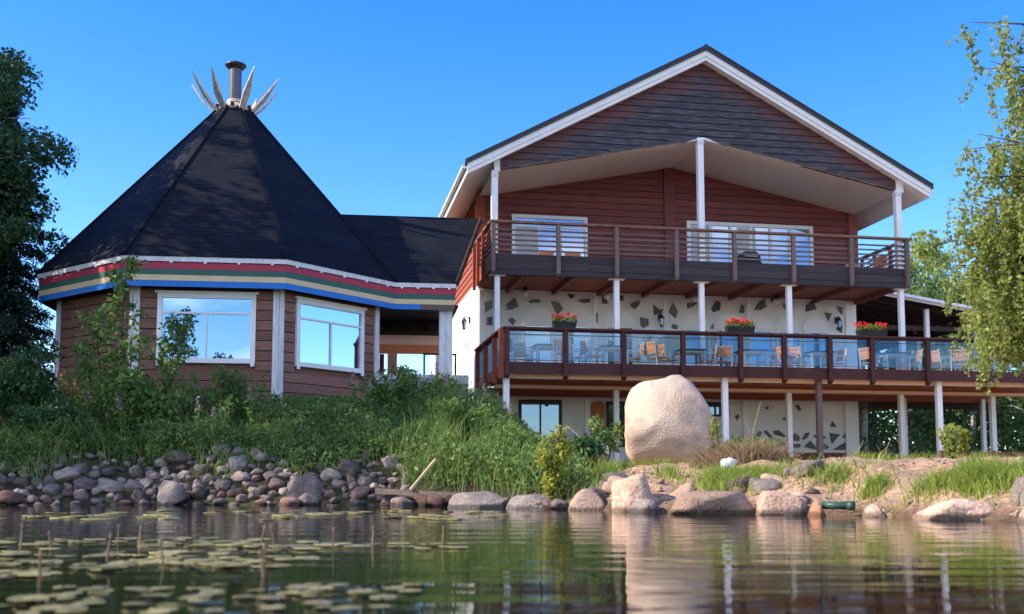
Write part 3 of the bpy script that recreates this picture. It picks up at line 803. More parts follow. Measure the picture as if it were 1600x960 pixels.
# ground floor openings
window(wall_g, 1.2, 2.5, 1.5, 2.88, -.012, 2, 0, .08, 'pane_dim', 'dark')
window(wall_g, 3.88, 4.45, 1.5, 2.86, -.012, 1, 0, .07, 'pane_dim', 'dark')
window(wall_g, 6.9, 7.75, 2.45, 2.88, -.012, 2, 0, .06, 'pane_dim', 'dark')
dr = MB().prism_y([(3.40, 1.22), (3.83, 1.22), (3.83, 2.75), (3.75, 2.86), (3.48, 2.86), (3.40, 2.75)], -.045, .0).build('door', M['door_orange'], wall_g)
B('door_panel', M['door_orange'], dr, 3.47, 3.76, -.06, -.045, 1.5, 2.05)
B('door_panel', M['door_orange'], dr, 3.47, 3.76, -.06, -.045, 2.15, 2.7)
MB().tube([(3.79, -.05, 2.0), (3.79, -.09, 2.0), (3.73, -.09, 2.0)], .012, 6).build('door_handle', M['dark'], dr)

# ---- gable boards over the balcony
GY0 = -2.8
gab = MB().prism_y([(.05, 8.98), (MID, 10.2), (W - .05, 8.98), (W - .05, 9.28), (MID, 12.42), (.05, 9.28)], GY0 + .02, GY0 + .12).build('gable', M['gable'], house)
z = 8.94
while z < 12.4:
    z1 = z + .193
    def out(zz): return max(0.02, min(MID - .0, (12.50 - zz) / RS))
    ob, ot = out(z), out(z1)
    ib, it = max(0, (10.2 - z) / .2), max(0, (10.2 - z1) / .2)
    for sgn in ((-1, 1) if ib > .3 else (0,)):
        if sgn == 0:
            plank(gab, M['gable'], MID - ob, MID + ob, MID - ot, MID + ot, z, z1, GY0, .035)
        else:
            ib_, it_ = min(ib, ob), min(it, ot)
            if ot - it_ < .05: continue
            xs = [MID + sgn * q for q in (ib_, ob, it_, ot)]
            if sgn < 0: plank(gab, M['gable'], xs[1], xs[0], xs[3], xs[2], z, z1, GY0, .035)
            else: plank(gab, M['gable'], xs[0], xs[1], xs[2], xs[3], z, z1, GY0, .035)
    z = z1
B('gable_end_board', M['white'], gab, -.02, .14, GY0 - .09, GY0 - .04, 8.92, 9.42)
B('gable_end_board', M['white'], gab, W - .14, W + .08, GY0 - .09, GY0 - .04, 8.92, 9.42)
# ceiling of the balcony
for sgn in (-1, 1):
    x1 = MID + sgn * 6.05
    pl = [(MID, 10.19), (x1, ceil(x1) - .01), (x1, ceil(x1) + .06), (MID, 10.26)]
    MB().prism_y(pl, GY0 + .0, .02).build('ceiling_panel', M['bead'], house)
# ---- roof
RY0, RY1 = -3.15, 14.6
roof = None
for sgn in (-1, 1):
    xe = MID + sgn * 6.85
    rp = MB().prism_y([(MID, ZR), (xe + sgn * .06, rtop(xe + sgn * .06)), (xe + sgn * .06, rtop(xe + sgn * .06) - .09), (MID, ZR - .09)], RY0 - .05, RY1).build('roof_panel', M['black_roof'], house)
    for k in range(2):
        o0, o1, yy = (.092, .25, RY0) if k == 0 else (.23, .37, RY0 + .035)
        MB().prism_y([(MID, ZR - o0), (xe, rtop(xe) - o0), (xe, rtop(xe) - o1), (MID, ZR - o1)], yy, yy + .033).build('rake_board', M['white'], rp)
    MB().prism_y([(MID, ZR - .30), (xe, rtop(xe) - .30), (xe, rtop(xe) - .335), (MID, ZR - .335)], RY0 + .07, RY1 - .1).build('soffit', M['white'], rp)
    MB().box(min(xe, xe - sgn * .035), max(xe, xe - sgn * .035), RY0 + .07, RY1, rtop(xe) - .37, rtop(xe) - .10).build('eave_board', M['white'], rp)
    g = MB(); xg = xe + sgn * .07
    g.tube([(xg, RY0 + .1, rtop(xe) - .14), (xg, RY1, rtop(xe) - .14)], .065, 8); g.build('gutter', M['white'], rp)
    MB().beam((MID + sgn * .06, RY0 - .02, ZR + .0), (xe + sgn * .05, RY0 - .02, rtop(xe + sgn * .05) + .015), .10, .05).build('verge_trim', M['black_roof'], rp)
MB().tube([(MID, RY0 - .03, ZR + .02), (MID, RY1, ZR + .02)], .07, 8).build('ridge_cap', M['black_roof'], house)
# ---- balcony
bal = B('balcony', M['beam'], house, -.05, W + .1, GY0 - .02, -.06, 6.20, 6.30)
B('edge_beam', M['grey_board'], bal, -.08, W + .14, GY0 - .14, GY0 + .06, 6.06, 6.196)
for x in np.arange(.8, W, 1.4): B('joist', M['beam'], bal, x, x + .1, GY0 + .1, -.06, 6.05, 6.196)
PX = [-.06, 1.75, 3.41, 5.14, 6.85, 8.63, 10.41, 12.16]
for i in range(7):
    for k in range(2):
        B('fascia_board', M['grey_board'], bal, PX[i], PX[i + 1] - .012, GY0 - .125, GY0 - .085, 6.21 + k * .215, 6.415 + k * .215)
for i, x in enumerate(PX):
    MB().add([(x - .055, GY0 - .23, 6.12), (x + .055, GY0 - .23, 6.12), (x + .055, GY0 - .13, 6.05), (x - .055, GY0 - .13, 6.05), (x - .055, GY0 - .23, 7.47), (x + .055, GY0 - .23, 7.47), (x + .055, GY0 - .13, 7.47), (x - .055, GY0 - .13, 7.47)],
             [(0, 3, 2, 1), (4, 5, 6, 7), (0, 1, 5, 4), (1, 2, 6, 5), (2, 3, 7, 6), (3, 0, 4, 7)]).build('rail_post', M['grey_wood'], bal)
for k, zz in enumerate((6.72, 6.86, 7.0, 7.14, 7.28)):
    B('rail_bar', M['grey_wood'], bal, -.1, W + .2, GY0 - .12, GY0 - .085, zz, zz + .045)
B('top_rail', M['rail_top'], bal, -.14, W + .22, GY0 - .25, GY0 - .07, 7.475, 7.53)
for sx, xx in ((-1, -.10), (1, W + .12)):
    for zz in (6.72, 6.86, 7.0, 7.14, 7.28): B('rail_bar', M['red_sunlit'], bal, xx - .02, xx + .02, GY0 - .08, -.1, zz, zz + .045)
    B('top_rail', M['rail_top'], bal, xx - .07, xx + .07, GY0 - .07, -.1, 7.475, 7.53)
    for yy in (-1.9, -.95, -.2): B('rail_post', M['red_sunlit'], bal, xx + (sx * .025), xx + sx * .11, yy, yy + .1, 6.1, 7.47) if sx > 0 else B('rail_post', M['red_sunlit'], bal, xx - .11, xx - .025, yy, yy + .1, 6.1, 7.47)
    for k in range(2): B('fascia_board', M['red_sunlit'], bal, min(xx + sx * .03, xx + sx * -.01), max(xx + sx * .03, xx - sx * .01), GY0 - .08, -.1, 6.21 + k * .215, 6.415 + k * .215)
for x, zt in ((0.0, 8.95), (5.94, 10.22), (12.02, 9.0)):
    B('post', M['white'], bal, x - .085, x + .085, GY0 - .08 if x not in (5.94,) else GY0 - .08, GY0 + .09, 6.3, zt - .0)
    B('post_collar', M['white_old'], bal, x - .10, x + .10, GY0 - .095, GY0 + .105, zt - .18, zt - .1)
for x in (.08, 3.45, 5.93, 8.56, 12.05):
    B('post', M['white'], bal, x - .07, x + .07, GY0 - .03, GY0 + .11, 3.352, 6.04)
    B('post_plate', M['white'], bal, x - .22, x + .22, GY0 - .06, GY0 + .14, 6.045, 6.06)

# ---- terrace deck, in front of the house
deck = thing('terrace_deck', 'raised brown timber terrace deck with glass balustrade along the house front', 'deck', (HC[0], HC[1], BASE), TH)
ZO[deck.name] = BASE
DY = -4.72
DX = [0.0, 1.52, 3.06, 4.65, 6.24, 7.46, 8.76, 9.98, 11.61, 13.3, 15.0, 16.6]
B('deck_floor', M['peach'], deck, .02, 16.6, DY + .05, -.01, 3.25, 3.345)
B('deck_floor', M['peach'], deck, W + .05, 16.6, -.005, 8, 3.25, 3.345)
for i in range(len(DX) - 1):
    B('fascia_board', M['rail'], deck, DX[i] + .062, DX[i + 1] - .062, DY - .03, DY + .02, 3.165, 3.46)
    MB().box(DX[i] + .07, DX[i + 1] - .07, DY - .012, DY + .0, 3.50, 4.24).build('glass_panel', M['glass'], deck)
    B('glass_clip_bar', M['dark'], deck, DX[i] + .06, DX[i + 1] - .06, DY - .022, DY + .01, 3.50, 3.515)
    B('glass_clip_bar', M['dark'], deck, DX[i] + .06, DX[i + 1] - .06, DY - .022, DY + .01, 4.16, 4.175)
for x in DX:
    MB().add([(x - .06, DY - .12, 3.10), (x + .06, DY - .12, 3.10), (x + .06, DY - .0, 3.04), (x - .06, DY - .0, 3.04), (x - .06, DY - .12, 4.29), (x + .06, DY - .12, 4.29), (x + .06, DY - .0, 4.29), (x - .06, DY - .0, 4.29)],
             [(0, 3, 2, 1), (4, 5, 6, 7), (0, 1, 5, 4), (1, 2, 6, 5), (2, 3, 7, 6), (3, 0, 4, 7)]).build('rail_post', M['rail'], deck)
B('top_rail', M['rail'], deck, -.1, 16.7, DY - .15, DY + .03, 4.29, 4.345)
B('under_rail', M['rail'], deck, .06, 16.5, DY - .05, DY + .0, 4.245, 4.288)
SYS = [DY, -3.2, -1.65, -.12]
for i in range(3):
    B('fascia_board', M['red_sunlit'], deck, -.03, .02, SYS[i] + .06, SYS[i + 1] - .06, 3.165, 3.46)
    MB().box(-.012, .0, SYS[i] + .07, SYS[i + 1] - .07, 3.5, 4.24).build('glass_panel', M['glass'], deck)
    B('under_rail', M['red_sunlit'], deck, -.04, .01, SYS[i] + .06, SYS[i + 1] - .06, 4.245, 4.288)
for y in SYS[1:]: B('rail_post', M['red_sunlit'], deck, -.12, .0, y - .06, y + .06, 3.04, 4.29)
B('rail_post', M['red_sunlit'], deck, -.185, -.065, DY - .02, DY + .12, 3.04, 4.29)
B('top_rail', M['red_sunlit'], deck, -.15, .03, DY + .035, 0, 4.29, 4.345)
B('pale_board', M['peach'], deck, .05, 16.5, DY + .30, DY + .33, 3.07, 3.188)
for y, zb in ((-2.68, 3.06), (-.4, 2.95)):
    B('beam', M['orange_brown'], deck, .05, 16.5, y - .07, y + .07, zb, 3.187)
B('wall_plate', M['peach'], deck, .05, 16.5, -2.82, -2.46, 2.97, 3.057)
for x in np.arange(.6, 16, 1.2): B('joist', M['peach'], deck, x, x + .06, DY + .06, -.02, 3.19, 3.248)
for x in (.03, 5.89, 12.07): B('support_post', M['white'], deck, x - .075, x + .075, DY + .16, DY + .29, .6, 3.247)
B('support_post', M['grey_wood'], deck, 8.48, 8.62, DY + .16, DY + .29, .6, 3.247)
B('support_post', M['grey_wood'], deck, 4.35, 4.5, DY + .7, DY + .83, .6, 3.247)
for x in (3.45, 8.54, 12.02, 14.95): B('support_post', M['white'], deck, x - .07, x + .07, -2.7, -2.56, .8, 2.968)
for x in (.45, 13.3, 16): B('support_post', M['white'], deck, x - .06, x + .06, -.65, -.53, .8, 3.05)
B('brace', M['dark_wood'], deck, 12.3, 16.5, -.3, -.2, 2.75, 3.0)

# ---- covered terrace to the right of the house
cov = thing('covered_terrace', 'dark lean-to roof with white gutter over the far end of the deck', 'canopy', (*hw(14, 2), 3.35), TH)
ZO[cov.name] = 3.35
def cx_(x): return x - 14
def cy_(y): return y - 2
def CB(n, m, x0, x1, y0, y1, z0, z1): return B(n, m, cov, x0 - 14, x1 - 14, y0 - 2, y1 - 2, z0, z1)
cr = MB().prism_y([(12.15 - 14, 6.52), (17.2 - 14, 5.78), (17.2 - 14, 5.84), (12.15 - 14, 6.58)], -.3 - 2, 6).build('roof_panel', M['dark_wood'], cov)
MB().prism_y([(12.2 - 14, 6.42), (17.25 - 14, 5.68), (17.25 - 14, 5.87), (12.2 - 14, 6.61)], -.36 - 2, -.31 - 2).build('rake_board', M['white'], cr)
MB().beam((12.25 - 14, -.42 - 2, 6.50), (17.2 - 14, -.42 - 2, 5.78), .12, .05).build('gutter', M['white'], cr)
for i, y in enumerate(np.arange(.3, 8, .75)):
    MB().prism_y([(12.2 - 14, 6.34), (16.4 - 14, 5.73), (16.4 - 14, 5.88), (12.2 - 14, 6.5)], y - 2, y + .07 - 2).build('rafter', M['dark_wood'], cr)
    CB('rafter_end', M['bleached'], 16.41, 16.46, y - .16, y + .22, 5.62, 5.86)
CB('eave_beam', M['dark_wood'], 16.2, 16.35, -.2, 8, 5.45, 5.7)
CB('back_wall', M['dark_wood'], 12.2, 14.4, 7.9, 8, 3.35, 6.2)
for x, y in ((14.53, 0.0), (16.28, .0), (16.28, 3.5), (16.28, 7.5), (14.4, 7.5)):
    CB('post', M['white'], x - .065, x + .065, y - .065, y + .065, 3.352, 5.46 if x > 15 else 5.98)
CB('cross_beam', M['dark_wood'], 12.2, 16.3, .07, .17, 5.30, 5.45)

# ------------------------------------------------------------------ the eight-sided hut
HB = 1.9
hut = thing('pointed_hut', 'eight-sided brown log hut with steep black pointed roof and striped eaves', 'hut', (UC[0], UC[1], HB), TU)
ZO[hut.name] = HB
AP, AW = 4.32, 3.87
T8 = math.tan(math.pi / 8)
def face(k, u, out, z):                       # point on side k: u along, out = distance from the centre
    a = -math.pi / 2 + k * math.pi / 4
    return (out * math.cos(a) - u * math.sin(a), out * math.sin(a) + u * math.cos(a), z)
def fbox(name, m, parent, k, u0, u1, o0, o1, z0, z1, miter=False):
    def lim(u, o): return u * o / o1 if miter else u
    vs = []
    for zz in (z0, z1):
        for u, o in ((u0, o1), (u1, o1), (u1, o0), (u0, o0)): vs.append(face(k, lim(u, o), o, zz))
    b = MB(); b.add(vs, [(0, 3, 2, 1), (4, 5, 6, 7), (0, 1, 5, 4), (1, 2, 6, 5), (2, 3, 7, 6), (3, 0, 4, 7)])
    return b.build(name, m, parent)
ws = AW * T8
for k in range(8):
    if k == 2: continue
    wl = fbox('wall', M['log'], hut, k, -ws, ws, AW - .22, AW - .05, HB, 4.86, True)
    if k in (0, 1, 7, 6):
        hole = {0: (-1.1, 1.1), 1: (-1.12, 1.12)}.get(k)
        z = HB + .12
        while z < 4.8:
            z1 = min(z + .235, 4.86)
            segs = [(-ws + .02, ws - .02)]
            if hole and z1 > 3.12 and z < 4.73: segs = [(-ws + .02, hole[0]), (hole[1], ws - .02)]
            for a, b in segs:
                g = MB(); o = AW
                vs = [face(k, a, o + .03, z + .006), face(k, b, o + .03, z + .006), face(k, b, o - .049, z), face(k, a, o - .049, z),
                      face(k, a, o + .03, z1 - .016), face(k, b, o + .03, z1 - .016), face(k, b, o - .049, z1 - .008), face(k, a, o - .049, z1 - .008)]
                g.add(vs, [(0, 3, 2, 1), (4, 5, 6, 7), (0, 1, 5, 4), (1, 2, 6, 5), (2, 3, 7, 6), (3, 0, 4, 7)])
                g.build('log', M['log'], wl)
            z = z1
    fbox('plinth', M['plinth'], hut, k, -ws, ws, AW - .3, AW - .03, .9, HB + .10, True)
    if k in (0, 1):
        # window built in the frame of its wall
        w = window(hut, -1.1, 1.1, 3.12, 4.72, 0, 2, .34, .11, 'pane', 'white', 'window', True)
        a = k * math.pi / 4
        w.location = Vector(face(k, 0, AW + .02, 0)); w.rotation_euler = (0, 0, a)
# corner columns of two boards
for k in range(8):
    for s_ in (-1, 1):
        if k == 2 and False: continue
        u = s_ * (ws + .015)
        fbox('corner_column', M['white_old'], hut, k, min(u, u - s_ * .13), max(u, u - s_ * .13), AW + .005, AW + .075, 2.0 if k != 7 else 1.9, 4.86)
# soffit, fascia stripes and gutter, side by side round the eaves
es = AP * T8
for k in range(8):
    fbox('soffit', M['dark_wood'], hut, k, -es, es, AW - .2, AP - .03, 4.862, 4.90, True)
    if k == 2: continue
    for nm, m, z0, z1, o in (('blue_stripe', 'b_blue', 4.80, 4.935, .0), ('yellow_stripe', 'b_cream', 4.937, 5.065, .004), ('green_stripe', 'b_green', 5.067, 5.20, .008), ('red_stripe', 'b_red', 5.202, 5.35, .012), ('eave_board', 'white_old', 5.365, 5.475, .05)):
        L = (AP + o) * T8
        fbox(nm, M[m], hut, k, -L, L, AP - .03, AP + o, z0, z1, True)
    for t in np.linspace(-es + .3, es - .3, 5):
        fbox('gutter_bracket', M['white'], hut, k, t - .03, t + .03, AP, AP + .055, 5.33, 5.364)
SL = 1.236; RC = .42; ZE = 5.49
def rz_(o): return ZE + (AP + .07 - o) * SL
for k in range(8):
    o0, o1 = AP + .07, RC
    vs = [face(k, -o0 * T8, o0, ZE), face(k, o0 * T8, o0, ZE), face(k, o1 * T8, o1, rz_(o1)), face(k, -o1 * T8, o1, rz_(o1))]
    vs += [(x, y, z - .012) for x, y, z in vs]
    b = MB(); b.add(vs, [(0, 1, 2, 3), (7, 6, 5, 4), (0, 4, 5, 1), (1, 5, 6, 2), (2, 6, 7, 3), (3, 7, 4, 0)])
    rp = b.build('roof_panel', M['shingle'], hut)
    MB().beam(face(k, -o0 * T8, o0, ZE + .012), face(k, -o1 * T8, o1, rz_(o1) + .012), .13, .03).build('ridge_strip', M['shingle'], rp)
zc = rz_(RC)
MB().lathe([(RC + .03, zc - .12), (RC + .05, zc + .02), (RC - .02, zc + .12), (.2, zc + .2), (.2, zc + .3)], 16).build('collar', M['bleached'], hut)
for k in range(12):
    a = k * math.pi / 6
    MB().beam(((RC + .05) * math.cos(a), (RC + .05) * math.sin(a), zc + .0), ((RC + .06) * math.cos(a), (RC + .06) * math.sin(a), zc + .1), .09, .05).build('vent_block', M['dark'], hut)
fl = MB().lathe([(.17, zc + .1), (.17, zc + 1.16)], 16).build('flue_pipe', M['chrome'], hut, smooth=False)
MB().lathe([(.24, zc + .13), (.24, zc + .17), (.18, zc + .24)], 16).build('flue_flange', M['dark'], fl)
MB().lathe([(.20, zc + 1.17), (.29, zc + 1.26), (.28, zc + 1.30), (.05, zc + 1.40)], 16).build('flue_cap', M['dark'], fl)
for a, t in ((-150, 1.02), (-118, 1.0), (-62, 1.06), (-20, .98), (12, .85), (60, .9), (120, 1.0), (165, .95)):
    a = R(a); c, s_ = math.cos(a), math.sin(a)
    p0 = Vector((c * .44, s_ * .44, zc - .14)); lean = .60 + .22 * abs(c)
    p2 = p0 + Vector((c * lean * t, s_ * lean * t, .98 * t)); tn = Vector((-s_, c, 0))
    p1 = p0.lerp(p2, .42) + Vector((c, s_, 0)) * .07 * t; nrm = (p2 - p0).cross(tn).normalized() * .022
    vs = []
    for q in (nrm, -nrm): vs += [p0 - tn * .07 + q, p0 + tn * .07 + q, p1 + tn * .11 + q, p2 + q + tn * .06, p1 - tn * .085 + q]
    b = MB(); b.add(vs, [(0, 1, 2, 3, 4), (9, 8, 7, 6, 5), (0, 5, 6, 1), (1, 6, 7, 2), (2, 7, 8, 3), (3, 8, 9, 4), (4, 9, 5, 0)])
    b.build('pointed_board', M['bleached'], hut)

# ------------------------------------------------------------------ covered passage between hut and house
lk = thing('covered_passage', 'black-roofed passage with striped eave linking the hut to the house', 'passage', (UC[0] + AU[0] * 5.4, UC[1] + AU[1] * 5.4, HB), TU)
ZO[lk.name] = HB
OX = 5.4
HV = 1.79; LR = 7.66
def lbox(n, m, x0, x1, y0, y1, z0, z1, parent=None): return B(n, m, parent or lk, x0 - OX, x1 - OX, y0, y1, z0, z1)
for s_ in (-1, 1):
    ye = s_ * (HV + .06)
    vs = [(4.2 - OX, ye, ZE), (5.88 - OX, ye, ZE), (6.68 - OX, 0, LR), (2.45 - OX, 0, LR)]
    vs += [(x, y, z - .012) for x, y, z in vs]
    b = MB(); b.add(vs, [(0, 1, 2, 3), (7, 6, 5, 4), (0, 4, 5, 1), (1, 5, 6, 2), (2, 6, 7, 3), (3, 7, 4, 0)])
    rp = b.build('roof_panel', M['shingle'], lk)
    MB().beam((5.89 - OX, ye, ZE - .02), (6.69 - OX, 0, LR - .02), .05, .16).build('verge_trim', M['dark_wood'], rp)
y0 = -HV
for nm, m, z0, z1, o, xe in (('blue_stripe', 'b_blue', 4.80, 4.935, 0, 4.98), ('brown_beam', 'grey_wood', 4.80, 4.935, 0, 5.84), ('yellow_stripe', 'b_cream', 4.937, 5.065, .004, 5.85), ('green_stripe', 'b_green', 5.067, 5.2, .008, 5.86), ('red_stripe', 'b_red', 5.202, 5.35, .012, 5.88), ('eave_board', 'white_old', 5.365, 5.475, .05, 5.88)):
    lbox(nm, M[m], 4.32 if nm != 'brown_beam' else 4.985, xe, y0 - o, y0 + .03, z0, z1)
for t in (4.5, 4.9, 5.3, 5.7): lbox('gutter_bracket', M['white'], t - .03, t + .03, y0 - .055, y0, 5.33, 5.364)
lbox('ceiling', M['dark_wood'], 3.9, 5.95, -1.7, 1.75, 4.9, 4.95)
for x in (5.47, 5.64): lbox('column', M['white_old'], x, x + .165, -1.62 + (.03 if x > 5.5 else 0), -1.36, 2.0, 4.86)
# dark truss on the far side, pillars and beams beyond
for zz in (4.52, 4.80): lbox('truss_beam', M['dark_wood'], 3.9, 5.75, .9, 1.0, zz, zz + .09)
for x in (4.3, 4.75, 5.3): lbox('truss_post', M['dark_wood'], x, x + .07, .905, .995, 4.61, 4.8)
lbox('dark_panel', M['dark_wood'], 3.9, 5.75, 1.01, 1.05, 4.6, 4.92)
lbox('peach_beam', M['peach'], 3.9, 5.9, 3.3, 3.5, 4.55, 4.86)
lbox('orange_beam', M['orange'], 3.9, 5.9, 3.25, 3.55, 4.30, 4.548)
lbox('top_plate', M['orange'], 3.9, 5.9, 3.2, 3.45, 4.862, 4.98)
lbox('pillar', M['salmon'], 4.22, 4.5, 3.25, 3.53, 2.6, 4.298)
lbox('pillar', M['beam'], 3.98, 4.12, 3.6, 3.75, 2.6, 4.298)
lbox('pillar', M['white'], 5.66, 5.9, 3.25, 3.5, 2.6, 4.298)
lbox('walkway', M['plinth'], 3.9, 6.3, -.7, 3.8, 2.95, 3.22)
lbox('walkway_edge', M['white_old'], 3.95, 6.3, -.76, -.7, 3.0, 3.24)
lbox('lower_skirt', M['stone_pale'], 3.95, 6.3, -.6, -.4, 1.6, 2.948)
for p, q in (((5.2, -.66, 3.22), (5.2, -.66, 3.98)), ((5.17, -.66, 3.98), (6.1, -.66, 3.98)), ((6.07, -.66, 3.22), (6.07, -.66, 3.96))):
    MB().beam((p[0] - OX, p[1] + 1.5, p[2]), (q[0] - OX, q[1] + 1.5, q[2]), .05, .05).build('handrail', M['dark'], lk)
# ------------------------------------------------------------------ furniture and fittings
ORD = ['first', 'second', 'third', 'fourth', 'fifth', 'sixth', 'seventh', 'eighth', 'ninth', 'tenth', 'eleventh', 'twelfth', 'thirteenth', 'fourteenth', 'fifteenth']
def make_chair():
    t = thing('chair', 'chair', 'chair')
    for x in (-.23, .23):
        MB().tube([(x, .22, 0), (x, .22, .64)], .018, 6).build('leg', M['chair_metal'], t)
        MB().tube([(x, -.22, 0), (x, -.24, .45), (x, -.30, .88)], .018, 6).build('leg', M['chair_metal'], t)
        MB().beam((x, -.26, .65), (x, .24, .65), .05, .025).build('armrest', M['chair_metal'], t)
    s = MB()
    for i in range(6): s.box(-.21, .21, -.21 + i * .072, -.15 + i * .072, .43, .45)
    s.build('seat', M['chair_wood'], t)
    b = MB()
    for i in range(6):
        z = .54 + i * .055; y = -.245 - (z - .45) * .13
        b.box(-.215, .215, y - .012, y + .012, z, z + .047)
    b.build('backrest', M['chair_wood'], t)
    return t
def make_table(L=.75, m='table_top'):
    t = thing('table', 'table', 'table')
    MB().box(-L / 2, L / 2, -.37, .37, .70, .735).build('table_top', M[m], t)
    MB().box(-L / 2 + .05, L / 2 - .05, -.33, .33, .64, .699).build('apron', M['chair_metal'], t)
    for x in (-1, 1):
        for y in (-1, 1): MB().box(x * (L / 2 - .04) - .025, x * (L / 2 - .04) + .025, y * .33 - .025, y * .33 + .025, 0, .64).build('leg', M['chair_metal'], t)
    return t
def panel_no(x):
    i = 0
    while i < len(DX) - 2 and x > DX[i + 1]: i += 1
    return ORD[min(i, 9)]
chair0, used = make_chair(), [False]
def place(proto, flag, x, y, z, deg, label, group):
    o = copy_tree(proto) if flag[0] else proto
    flag[0] = True
    X, Y = hw(x, y); o.location = (X, Y, z); o.rotation_euler = (0, 0, TH + R(deg))
    o['label'] = label; o['group'] = group
    return o
CH = [(.60, -3.3, -80, 'backrest lit, at the table corner'), (.98, -2.5, -60, 'farther back, half hidden'), (1.66, -3.95, 178, 'its back to the balustrade'),
      (2.15, -3.1, 95, 'facing left towards a table'), (2.6, -3.5, -80, 'facing right to a table'), (3.75, -3.2, 85, 'facing left to a table'),
      (4.40, -3.5, -70, 'left one of a pair'), (4.86, -3.0, -75, 'right one of a pair'), (5.95, -2.9, 80, 'facing left by a low table'),
      (6.50, -2.9, -20, 'turned to the house front'), (7.75, -3.1, 100, 'facing left to a table'), (8.30, -3.2, -75, 'left one of a pair'), (8.68, -3.1, -60, 'right one of a pair'),
      (9.75, -3.0, 95, 'facing left under the planter end'), (10.75, -3.4, -70, 'left of a dark table'), (12.0, -3.2, 80, 'right of a dark table'),
      (13.05, -3.2, -85, 'left one of a close pair'), (13.45, -3.4, -30, 'right one of a close pair'), (14.3, -3.0, 90, 'partly behind birch leaves')]
for x, y, d, s in CH:
    place(chair0, used, x, y, 3.345, d, 'brown slatted chair behind the %s front glass panel, %s' % (panel_no(x), s), 'chairs on the glass-railed deck')
table0, tused = make_table(), [False]
TB = [(1.35, -3.3), (3.15, -3.3), (5.45, -3.0), (7.2, -3.2), (9.2, -3.2), (11.4, -3.3), (14.0, -3.4)]
for x, y in TB:
    place(table0, tused, x, y, 3.345, 0, 'dark square table behind the %s front glass panel from the left' % panel_no(x), 'tables on the glass-railed deck')
place(chair0, used, 1.75, -1.2, 6.3, 160, 'brown slatted chair on balcony before the left window, left of two', 'chairs on the balcony')
place(chair0, used, 2.6, -1.2, 6.3, 170, 'brown slatted chair on balcony before the left window, right of two', 'chairs on the balcony')
place(chair0, used, 11.55, -1.3, 6.3, 200, 'brown slatted chair at the right end of the balcony, nearer the wall', 'chairs on the balcony')
place(chair0, used, 11.5, -2.3, 6.3, 100, 'brown slatted chair at the right end of the balcony, against the rail', 'chairs on the balcony')
bt = place(table0, tused, 1.2, -1.3, 6.3, 0, 'small dark table beside two chairs at the left balcony window', 'tables on the balcony')
bt.scale = (.6, .8, .65)
# barbecue on the balcony
gr = thing('barbecue_grill', 'dark barbecue grill with side shelf on the balcony before the wide window', 'grill', (*hw(8.0, -1.2), 6.3), TH)
MB().prism_y([(-.32, .70), (.32, .70), (.30, .92), (.16, 1.02), (-.16, 1.02), (-.30, .92)], -.22, .22).build('lid', M['dark'], gr)
MB().box(-.34, .34, -.24, .24, .52, .695).build('firebox', M['dark'], gr)
MB().box(.35, .72, -.2, .2, .66, .69).build('side_shelf', M['chair_metal'], gr)
for x in (-.28, .28):
    for y in (-.2, .2): MB().box(x - .02, x + .02, y - .02, y + .02, 0, .515).build('leg', M['chair_metal'], gr)
MB().tube([(-.2, -.26, .86), (.2, -.26, .86)], .015, 6).build('handle', M['chair_metal'], gr)

def planter(x, w, label):
    X, Y = hw(x, DY - .06)
    t = thing('flower_box', label, 'planter', (X, Y, 4.345), TH, 'red flower boxes on the deck rail')
    MB().add([(-w / 2 + .03, -.09, 0), (w / 2 - .03, -.09, 0), (w / 2 - .03, .09, 0), (-w / 2 + .03, .09, 0), (-w / 2, -.11, .16), (w / 2, -.11, .16), (w / 2, .11, .16), (-w / 2, .11, .16)],
             [(0, 3, 2, 1), (4, 5, 6, 7), (0, 1, 5, 4), (1, 2, 6, 5), (2, 3, 7, 6), (3, 0, 4, 7)]).build('box', M['box'], t)
    n = int(w * 420)
    P = np.stack([RNG.uniform(-w / 2, w / 2, n), RNG.uniform(-.13, .13, n), RNG.uniform(.13, .30, n)], 1)
    leaves('foliage', P, .06, M['leaf_flowerbox'], t, 0, .8, .8)
    nf = int(w * 26); Q = []
    for i in range(nf):
        c = np.array([RNG.uniform(-w / 2 - .03, w / 2 + .03), RNG.uniform(-.14, .12), RNG.uniform(.24, .36)])
        Q.append(blob(c, (.045, .045, .035), 26))
    leaves('blossom', np.concatenate(Q), .034, M['petal'], t, 0, .6, .9)
planter(1.49, .62, 'black trough of red flowers on the deck rail, left of the three')
planter(6.23, .78, 'black trough of red flowers on the deck rail, middle of the three')
planter(9.99, .84, 'black trough of red flowers on the deck rail, right of the three')

def lantern(x, y, z, deg, label):
    X, Y = hw(x, y)
    t = thing('wall_lantern', label, 'lantern', (X, Y, z), TH + R(deg), 'black wall lanterns')
    MB().box(-.05, .05, -.02, .02, -.05, .15).build('bracket', M['dark'], t)
    MB().tube([(0, -.02, .12), (0, -.12, .17), (0, -.17, .12)], .014, 6).build('arm', M['dark'], t)
    MB().lathe([(.02, .13), (.10, .02), (.105, 0)], 6, (0, -.17)).build('cap', M['dark'], t)
    MB().lathe([(.085, 0), (.055, -.2)], 6, (0, -.17)).build('lamp_glass', M['pane_dim'], t)
    MB().lathe([(.06, -.2), (.06, -.22), (.02, -.26)], 6, (0, -.17)).build('base', M['dark'], t)
lantern(5.59, -.02, 5.40, 0, 'black lantern on the cream wall left of the middle flower box')
lantern(11.41, -.02, 5.48, 0, 'black lantern on the cream wall near its right corner')
lantern(-.03, 1.8, 5.45, -90, 'lantern on the sunlit side wall of the house')
